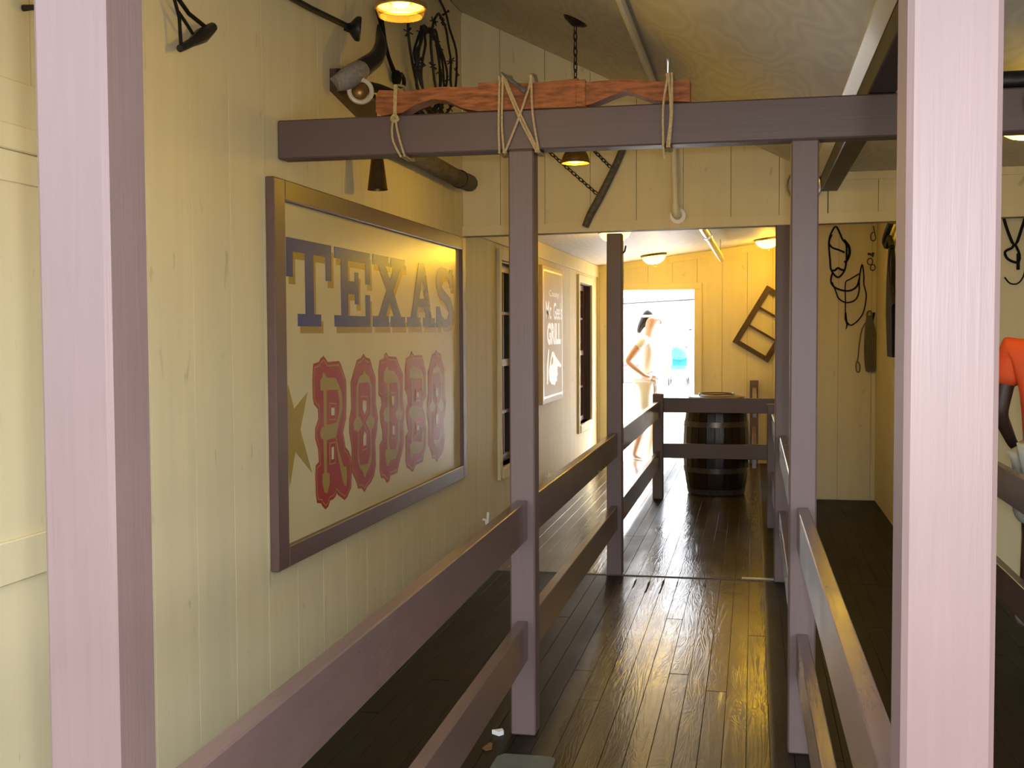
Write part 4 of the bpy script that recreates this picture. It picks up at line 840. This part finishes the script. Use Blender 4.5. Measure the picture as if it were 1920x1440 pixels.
# ------------------------------------------------------------------ small things on the floor and posts
lone('floor_plate', MB().prism([(-0.835, 3.55), (-0.835, 3.72), (-0.815, 3.748), (-0.665, 3.752), (-0.640, 3.735), (-0.630, 3.55)], 'Z', 0.001, 0.010), 'mat_grey', 'flat grey mat on the floor in front of the centre post', 'mat')
lone('paper_scrap', MB().prism([(-0.905, 3.950), (-0.875, 3.930), (-0.862, 3.950), (-0.872, 3.972), (-0.885, 3.962)], 'Z', 0.001, 0.016), 'paper', 'crumpled white scrap of paper beside the foot of the centre post', 'litter')
lone('dead_leaf', MB().prism([(-0.905, 3.80), (-0.888, 3.78), (-0.872, 3.80), (-0.880, 3.85), (-0.892, 3.862)], 'Z', 0.001, 0.004), 'leaf', 'small brown dead leaf on the floor near the grey mat', 'leaf')
lone('post_hook', MB().tube([(PL+S, 6.75, 1.885), (PL+S+0.012, 6.75, 1.900), (PL+S+0.018, 6.75, 1.930)], 0.005, 8), 'iron', 'black iron hook on the aisle post under the header', 'hook')

# ------------------------------------------------------------------ people
def skin(verts, edges, radii, levels=2):
    me = bpy.data.meshes.new('tmp'); me.from_pydata([Vector(v) for v in verts], edges, [])
    o = bpy.data.objects.new('tmp', me); COL.objects.link(o)
    sm = o.modifiers.new('s', 'SKIN'); sm.use_smooth_shade = True
    for i, r in enumerate(radii):
        rr = r if isinstance(r, tuple) else (r, r)
        me.skin_vertices[0].data[i].radius = rr
    me.skin_vertices[0].data[0].use_root = True
    ss = o.modifiers.new('d', 'SUBSURF'); ss.levels = levels; ss.render_levels = levels
    bpy.context.view_layer.update()
    ev = o.evaluated_get(bpy.context.evaluated_depsgraph_get()); m2 = bpy.data.meshes.new_from_object(ev)
    mb = MB(); mb.add([tuple(v.co) for v in m2.vertices], [tuple(p.vertices) for p in m2.polygons])
    bpy.data.objects.remove(o); return mb
class Fig:
    """figure built in its own frame (x forward, y left, z up), then turned and placed"""
    def __init__(s, loc, rz, h): s.loc = Vector(loc); s.q = Matrix.Rotation(rz, 3, 'Z'); s.k = h/1.70
    def w(s, p): return s.loc + s.q @ (Vector(p)*s.k)
    def skin(s, chains, levels=2):
        V_, E_, R_ = [], [], []; names = {}
        for ch in chains:
            prev = None
            for nm, p, r in ch:
                if nm in names: i = names[nm]
                else:
                    i = len(V_); V_.append(s.w(p)); R_.append(tuple(a*s.k for a in r) if isinstance(r, tuple) else r*s.k); names[nm] = i
                if prev is not None: E_.append((prev, i))
                prev = i
        return skin(V_, E_, R_, levels)
def figure(name, label, fig, J, mats):
    """J: joint dict; builds body, hands with fingers, head features, clothes"""
    root = thing(name, label, 'person', fig.loc)
    ch = [[('pel', J['pel'], (0.115, 0.085)), ('wst', J['wst'], (0.105, 0.075)), ('chs', J['chs'], (0.125, 0.085)), ('nk', J['nk'], 0.052), ('nk2', J['nk2'], 0.047), ('hd', J['hd'], (0.072, 0.085)), ('top', J['top'], (0.066, 0.080))]]
    for sd in 'LR':
        ch.append([('chs', J['chs'], 0.1), ('sh'+sd, J['sh'+sd], 0.052), ('el'+sd, J['el'+sd], 0.038), ('wr'+sd, J['wr'+sd], 0.025), ('pa'+sd, J['pa'+sd], (0.034, 0.018))])
        ch.append([('pel', J['pel'], 0.1), ('hp'+sd, J['hp'+sd], 0.080), ('kn'+sd, J['kn'+sd], 0.050), ('ca'+sd, (Vector(J['kn'+sd])*0.65+Vector(J['an'+sd])*0.35), 0.047), ('an'+sd, J['an'+sd], 0.033), ('to'+sd, J['to'+sd], (0.038, 0.026))])
    body = part('body', fig.skin(ch), mats['skin'], root, ang=180)
    for sd in 'LR':
        w_, p_ = Vector(J['wr'+sd]), Vector(J['pa'+sd]); f = (p_-w_).normalized(); sid = Vector(J.get('pn'+sd, (1, 0, 0))); sid = (sid-f*sid.dot(f)).normalized(); n_ = f.cross(sid)
        for i, ln in enumerate((0.068, 0.078, 0.072, 0.056)):
            b_ = p_+f*0.02+sid*(0.026-0.017*i); c1 = b_+f*ln*0.55; c2 = c1+(f*0.8+n_*0.5)*ln*0.45
            part('finger', MB().tube([fig.w(b_), fig.w(c1), fig.w(c2)], [0.0095*fig.k, 0.0088*fig.k, 0.0065*fig.k], 7, smooth=3), mats['skin'], body)
        b_ = w_+f*0.025+sid*0.028
        part('thumb', MB().tube([fig.w(b_), fig.w(b_+sid*0.030+f*0.025), fig.w(b_+sid*0.036+f*0.055+n_*0.01)], [0.011*fig.k, 0.0095*fig.k, 0.0065*fig.k], 7, smooth=3), mats['skin'], body)
    hd = Vector(J['hd']); fx = Vector(J.get('face', (1, 0, 0))).normalized(); sx_ = Vector((0, 0, 1)).cross(fx)
    g_ = lambda a, b, c: fig.w(hd+fx*a+sx_*b+Vector((0, 0, c)))
    part('nose', MB().tube([g_(0.083, 0, 0.030), g_(0.100, 0, 0.002), g_(0.108, 0, -0.012), g_(0.085, 0, -0.020)], [0.007, 0.010, 0.012, 0.008], 8, smooth=2), mats['skin'], body)
    part('mouth', MB().tube([g_(0.080, -0.022, -0.048), g_(0.090, 0, -0.046), g_(0.080, 0.022, -0.048)], [0.003, 0.007, 0.003], 6, smooth=2), mats['skin'], body)
    for e in (-1, 1):
        part('ear', MB().tube([g_(-0.005, e*0.074, 0.028), g_(-0.014, e*0.084, 0.020), g_(-0.012, e*0.083, -0.004), g_(0.0, e*0.076, -0.018)], [0.007, 0.010, 0.009, 0.006], 6, smooth=2), mats['skin'], body)
        part('eye', MB().lathe([(0.0, 0.008), (0.009, 0.004), (0.011, 0.0), (0.0, -0.006)], g_(0.079, e*0.032, 0.018), 10, fig.q @ fx), 'hair_black', body)
    return root, body
# woman in white in the doorway, profile to the right, hand on hip
fg = Fig((-1.165, 12.98, -0.06), R(-8), 1.74)
J = dict(pel=(0, 0, 0.93), wst=(0.01, 0, 1.06), chs=(0.02, 0, 1.26), nk=(0.015, 0, 1.42), nk2=(0.025, 0, 1.47), hd=(0.05, 0, 1.565), top=(0.045, 0, 1.63), face=(1, 0, -0.05),
         shL=(0.0, 0.165, 1.38), elL=(-0.10, 0.27, 1.12), wrL=(0.10, 0.20, 1.02), paL=(0.16, 0.16, 1.01), pnL=(0, 0, 1),
         shR=(0.0, -0.165, 1.38), elR=(-0.17, -0.24, 1.13), wrR=(0.02, -0.20, 0.98), paR=(0.07, -0.16, 0.96), pnR=(0, 0, 1),
         hpL=(0.0, 0.085, 0.86), knL=(0.07, 0.085, 0.49), anL=(0.0, 0.085, 0.085), toL=(0.12, 0.09, 0.035),
         hpR=(0.0, -0.085, 0.86), knR=(-0.01, -0.085, 0.48), anR=(-0.13, -0.085, 0.10), toR=(-0.02, -0.09, 0.035))
wm_, wb = figure('person', 'person in white with a visor standing in the bright doorway', fg, J, dict(skin='skin'))
part('shirt', fg.skin([[('pel', (0, 0, 0.90), (0.135, 0.105)), ('wst', J['wst'], (0.125, 0.095)), ('chs', J['chs'], (0.142, 0.105)), ('nk', (0.015, 0, 1.39), 0.075)],
                       [('chs', J['chs'], 0.1), ('shL', J['shL'], 0.066), ('e', (-0.04, 0.205, 1.27), 0.060)], [('chs', J['chs'], 0.1), ('shR', J['shR'], 0.066), ('f', (-0.06, -0.195, 1.27), 0.060)]]), 'cloth_white', wm_, ang=180)
part('shorts', fg.skin([[('pel', (0, 0, 0.90), (0.13, 0.105)), ('hpL', J['hpL'], 0.098), ('kL', (0.05, 0.085, 0.56), 0.088)], [('pel', (0, 0, 0.9), 0.1), ('hpR', J['hpR'], 0.098), ('kR', (0.0, -0.085, 0.56), 0.088)]]), 'cloth_white', wm_, ang=180)
for sd in 'LR':
    a_, b_ = Vector(J['an'+sd]), Vector(J['to'+sd])
    part('shoe', fg.skin([[('a', a_+Vector((-0.02, 0, -0.035)), (0.045, 0.040)), ('b', (a_+b_)/2+Vector((0, 0, -0.02)), (0.044, 0.034)), ('c', b_+Vector((0.02, 0, 0)), (0.040, 0.028))]], 2), 'shoe_white', wm_, ang=180)
hc = Vector(J['hd'])
part('hair', fg.skin([[('z', hc+Vector((0.025, 0, 0.095)), (0.040, 0.055)), ('a', hc+Vector((-0.035, 0, 0.075)), (0.072, 0.080)), ('b', hc+Vector((-0.085, 0, 0.0)), 0.058), ('c', hc+Vector((-0.125, 0, -0.06)), 0.042), ('d', hc+Vector((-0.150, 0, -0.13)), 0.022)]], 2), 'hair_black', wb, ang=180)
vis = MB().tube([fg.w(hc+Vector((0.092*math.cos(a)-0.005, 0.086*math.sin(a), 0.058))) for a in [2*math.pi*k/24 for k in range(24)]], 0.016, 6, True)
vm = MB(); arc = [(-60+12*k) for k in range(11)]
vm.add([fg.w(hc+Vector((0.088*math.cos(R(a)), 0.088*math.sin(R(a)), z))) for z in (0.050, 0.056) for a in arc] + [fg.w(hc+Vector((0.165*math.cos(R(a*0.75)), 0.095*math.sin(R(a)), z))) for z in (0.030, 0.036) for a in arc],
       [(k, k+1, 22+k+1, 22+k) for k in range(10)] + [(11+k, 33+k, 33+k+1, 11+k+1) for k in range(10)] + [(22+k, 22+k+1, 33+k+1, 33+k) for k in range(10)])
vo = part('visor', vis, 'cloth_white', wm_); part('visor_brim', vm, 'cloth_white', vo)
# person in the orange shirt on the far right, seen from behind
fo = Fig((1.30, 5.42, 0.0), R(70), 1.66)
J = dict(pel=(0, 0, 0.93), wst=(0.01, 0, 1.06), chs=(0.02, 0, 1.27), nk=(0.015, 0, 1.43), nk2=(0.025, 0, 1.48), hd=(0.04, 0, 1.57), top=(0.035, 0, 1.635),
         shL=(0.0, 0.19, 1.37), elL=(-0.03, 0.235, 1.08), wrL=(0.14, 0.20, 0.93), paL=(0.21, 0.18, 0.90), pnL=(0, -1, 0.3),
         shR=(0.0, -0.19, 1.37), elR=(-0.03, -0.24, 1.08), wrR=(0.10, -0.22, 0.90), paR=(0.15, -0.21, 0.84), pnR=(0, 1, 0.3),
         hpL=(0.0, 0.095, 0.86), knL=(0.09, 0.10, 0.52), anL=(-0.10, 0.10, 0.22), toL=(0.00, 0.11, 0.13),
         hpR=(0.0, -0.095, 0.86), knR=(0.03, -0.10, 0.47), anR=(0.0, -0.10, 0.085), toR=(0.13, -0.11, 0.04))
om, ob = figure('person', 'person in an orange t-shirt at the right edge behind the railing', fo, J, dict(skin='skin_dark'))
part('t_shirt', fo.skin([[('pel', (0, 0, 0.86), (0.155, 0.120)), ('wst', J['wst'], (0.150, 0.115)), ('chs', J['chs'], (0.165, 0.115)), ('nk', (0.015, 0, 1.40), 0.080)],
                         [('chs', J['chs'], 0.1), ('shL', J['shL'], 0.082), ('e', (-0.015, 0.222, 1.20), 0.078)], [('chs', J['chs'], 0.1), ('shR', J['shR'], 0.082), ('f', (-0.015, -0.225, 1.20), 0.078)]]), 'cloth_orange', om, ang=180)
part('shorts', fo.skin([[('pel', (0, 0, 0.88), (0.14, 0.110)), ('hpL', J['hpL'], 0.105), ('kL', (0.08, 0.10, 0.56), 0.095)], [('pel', (0, 0, 0.88), 0.1), ('hpR', J['hpR'], 0.105), ('kR', (0.02, -0.10, 0.50), 0.095)]]), 'cloth_grey', om, ang=180)
for sd in 'LR':
    a_, b_ = Vector(J['an'+sd]), Vector(J['to'+sd])
    part('shoe', fo.skin([[('z', a_+Vector((-0.01, 0, 0.06)), 0.045), ('a', a_+Vector((-0.02, 0, -0.03)), (0.050, 0.046)), ('b', (a_+b_)/2+Vector((0, 0, -0.015)), (0.048, 0.040)), ('c', b_+Vector((0.02, 0, 0)), (0.044, 0.034))]], 2), 'shoe_white', om, ang=180)
hc = Vector(J['hd'])
part('hair', fo.skin([[('a', hc+Vector((-0.01, 0, 0.075)), (0.078, 0.086)), ('b', hc+Vector((-0.045, 0, 0.0)), (0.066, 0.070)), ('c', hc+Vector((-0.035, 0, -0.05)), 0.050)]], 2), 'hair_black', ob, ang=180)

# ------------------------------------------------------------------ outside the doorway
bd = thing('white_building', 'long white building with a grey eave far beyond the doorway', 'building', (-5.0, 52, -0.06))
p0, p1 = Vector((-12.5, 66, 0)), Vector((1.8, 42, 0)); dv = (p1-p0).normalized(); nn_ = Vector((-dv.y, dv.x, 0))
mb = MB(); L_ = 34
m_ = Matrix(((dv.x, nn_.x, 0, p0.x-dv.x*6), (dv.y, nn_.y, 0, p0.y-dv.y*6), (0, 0, 1, 0), (0, 0, 0, 1)))
part('wall', MB().cbox(0, L_, 0, 6, -0.06, 2.75, 0.02, m_), 'white_wall', bd)
part('eave', MB().cbox(-0.5, L_+0.5, -0.5, 0.1, 2.78, 2.92, 0.01, m_), 'eave_grey', bd)
part('roof', MB().cbox(-0.5, L_+0.5, -0.3, 6.5, 2.94, 3.15, 0.02, m_), 'white_wall', bd)
tb = thing('planter_box', 'low grey planter with pinkish top on the bright plaza outside', 'planter', (-3.6, 33.5, -0.06))
part('box_body', MB().cbox(-4.2, -3.15, 33.3, 33.8, -0.06, 0.34, 0.02), 'eave_grey', tb)
part('top_board', MB().cbox(-4.25, -3.10, 33.25, 33.85, 0.341, 0.42, 0.02), 'cloth_pink', tb)
for k in range(5): part('flower_clump', MB().lathe([(0.0, 0.16), (0.06, 0.14), (0.10, 0.06), (0.08, 0.0), (0.0, 0.0)], (-4.1+0.21*k, 33.55, 0.42), 8), 'cloth_pink', tb)
st = thing('stroller', 'blue baby stroller on the bright plaza outside the door', 'stroller', (-2.02, 32.3, -0.06))
sX, sY = -2.02, 32.3
part('seat_sling', MB().prism([(sY-0.30, 0.42), (sY+0.20, 0.36), (sY+0.40, 0.86), (sY+0.34, 0.90), (sY+0.12, 0.44), (sY-0.30, 0.50)], 'X', sX-0.20, sX+0.20), 'cloth_blue', st)
part('canopy', MB().lathe([(0.0, 0.27), (0.12, 0.24), (0.21, 0.15), (0.24, 0.0), (0.22, 0.0), (0.19, 0.14), (0.0, 0.25)], (sX, sY+0.22, 0.78), 16, (0, -0.6, 0.8)), 'cloth_blue', st)
for sgn in (-1, 1):
    part('frame_tube', MB().tube([(sX+sgn*0.22, sY-0.42, 0.10), (sX+sgn*0.22, sY+0.05, 0.48), (sX+sgn*0.22, sY+0.52, 0.98)], 0.014, 8), 'steel', st)
    part('frame_tube', MB().tube([(sX+sgn*0.22, sY+0.36, 0.08), (sX+sgn*0.22, sY-0.02, 0.55)], 0.014, 8), 'steel', st)
    for yy_ in (sY-0.42, sY+0.38):
        part('wheel', MB().tube([(sX+sgn*0.25, yy_+0.10*math.cos(2*math.pi*k/18), 0.06+0.10*math.sin(2*math.pi*k/18)) for k in range(18)], 0.020, 6, True), 'rubber', st)
part('handle', MB().tube([(sX-0.22, sY+0.52, 0.98), (sX, sY+0.55, 1.0), (sX+0.22, sY+0.52, 0.98)], 0.016, 8), 'rubber', st)
part('basket', MB().cbox(sX-0.18, sX+0.18, sY-0.2, sY+0.28, 0.14, 0.28, 0.02), 'eave_grey', st)

# a distant passer-by beside the stroller
fd = Fig((-1.76, 33.4, -0.06), R(100), 1.62)
J = dict(pel=(0, 0, 0.93), wst=(0.01, 0, 1.06), chs=(0.02, 0, 1.26), nk=(0.015, 0, 1.42), nk2=(0.025, 0, 1.47), hd=(0.04, 0, 1.565), top=(0.035, 0, 1.63),
         shL=(0.0, 0.17, 1.38), elL=(0.0, 0.21, 1.10), wrL=(0.12, 0.19, 0.90), paL=(0.16, 0.18, 0.84), pnL=(0, -1, 0),
         shR=(0.0, -0.17, 1.38), elR=(0.0, -0.21, 1.10), wrR=(0.12, -0.19, 0.90), paR=(0.16, -0.18, 0.84), pnR=(0, 1, 0),
         hpL=(0.0, 0.085, 0.86), knL=(0.03, 0.09, 0.48), anL=(0.0, 0.09, 0.085), toL=(0.12, 0.10, 0.035),
         hpR=(0.0, -0.085, 0.86), knR=(0.03, -0.09, 0.48), anR=(0.0, -0.09, 0.085), toR=(0.12, -0.10, 0.035))
dm, db = figure('person', 'distant person in pink standing beside the blue stroller', fd, J, dict(skin='skin'))
part('shirt', fd.skin([[('pel', (0, 0, 0.88), (0.135, 0.105)), ('wst', J['wst'], (0.13, 0.10)), ('chs', J['chs'], (0.145, 0.105)), ('nk', (0.015, 0, 1.39), 0.075)],
                       [('chs', J['chs'], 0.1), ('shL', J['shL'], 0.068), ('e', (0, 0.20, 1.22), 0.062)], [('chs', J['chs'], 0.1), ('shR', J['shR'], 0.068), ('f', (0, -0.20, 1.22), 0.062)]], 1), 'cloth_pink', dm, ang=180)
part('trousers', fd.skin([[('pel', (0, 0, 0.90), (0.13, 0.105)), ('hpL', J['hpL'], 0.098), ('kL', J['knL'], 0.070), ('aL', (0.0, 0.09, 0.12), 0.055)], [('pel', (0, 0, 0.9), 0.1), ('hpR', J['hpR'], 0.098), ('kR', J['knR'], 0.070), ('aR', (0.0, -0.09, 0.12), 0.055)]], 1), 'eave_grey', dm, ang=180)
part('hair', fd.skin([[('a', Vector(J['hd'])+Vector((-0.01, 0, 0.075)), (0.078, 0.086)), ('b', Vector(J['hd'])+Vector((-0.045, 0, 0.0)), (0.066, 0.070))]], 1), 'hair_black', db, ang=180)
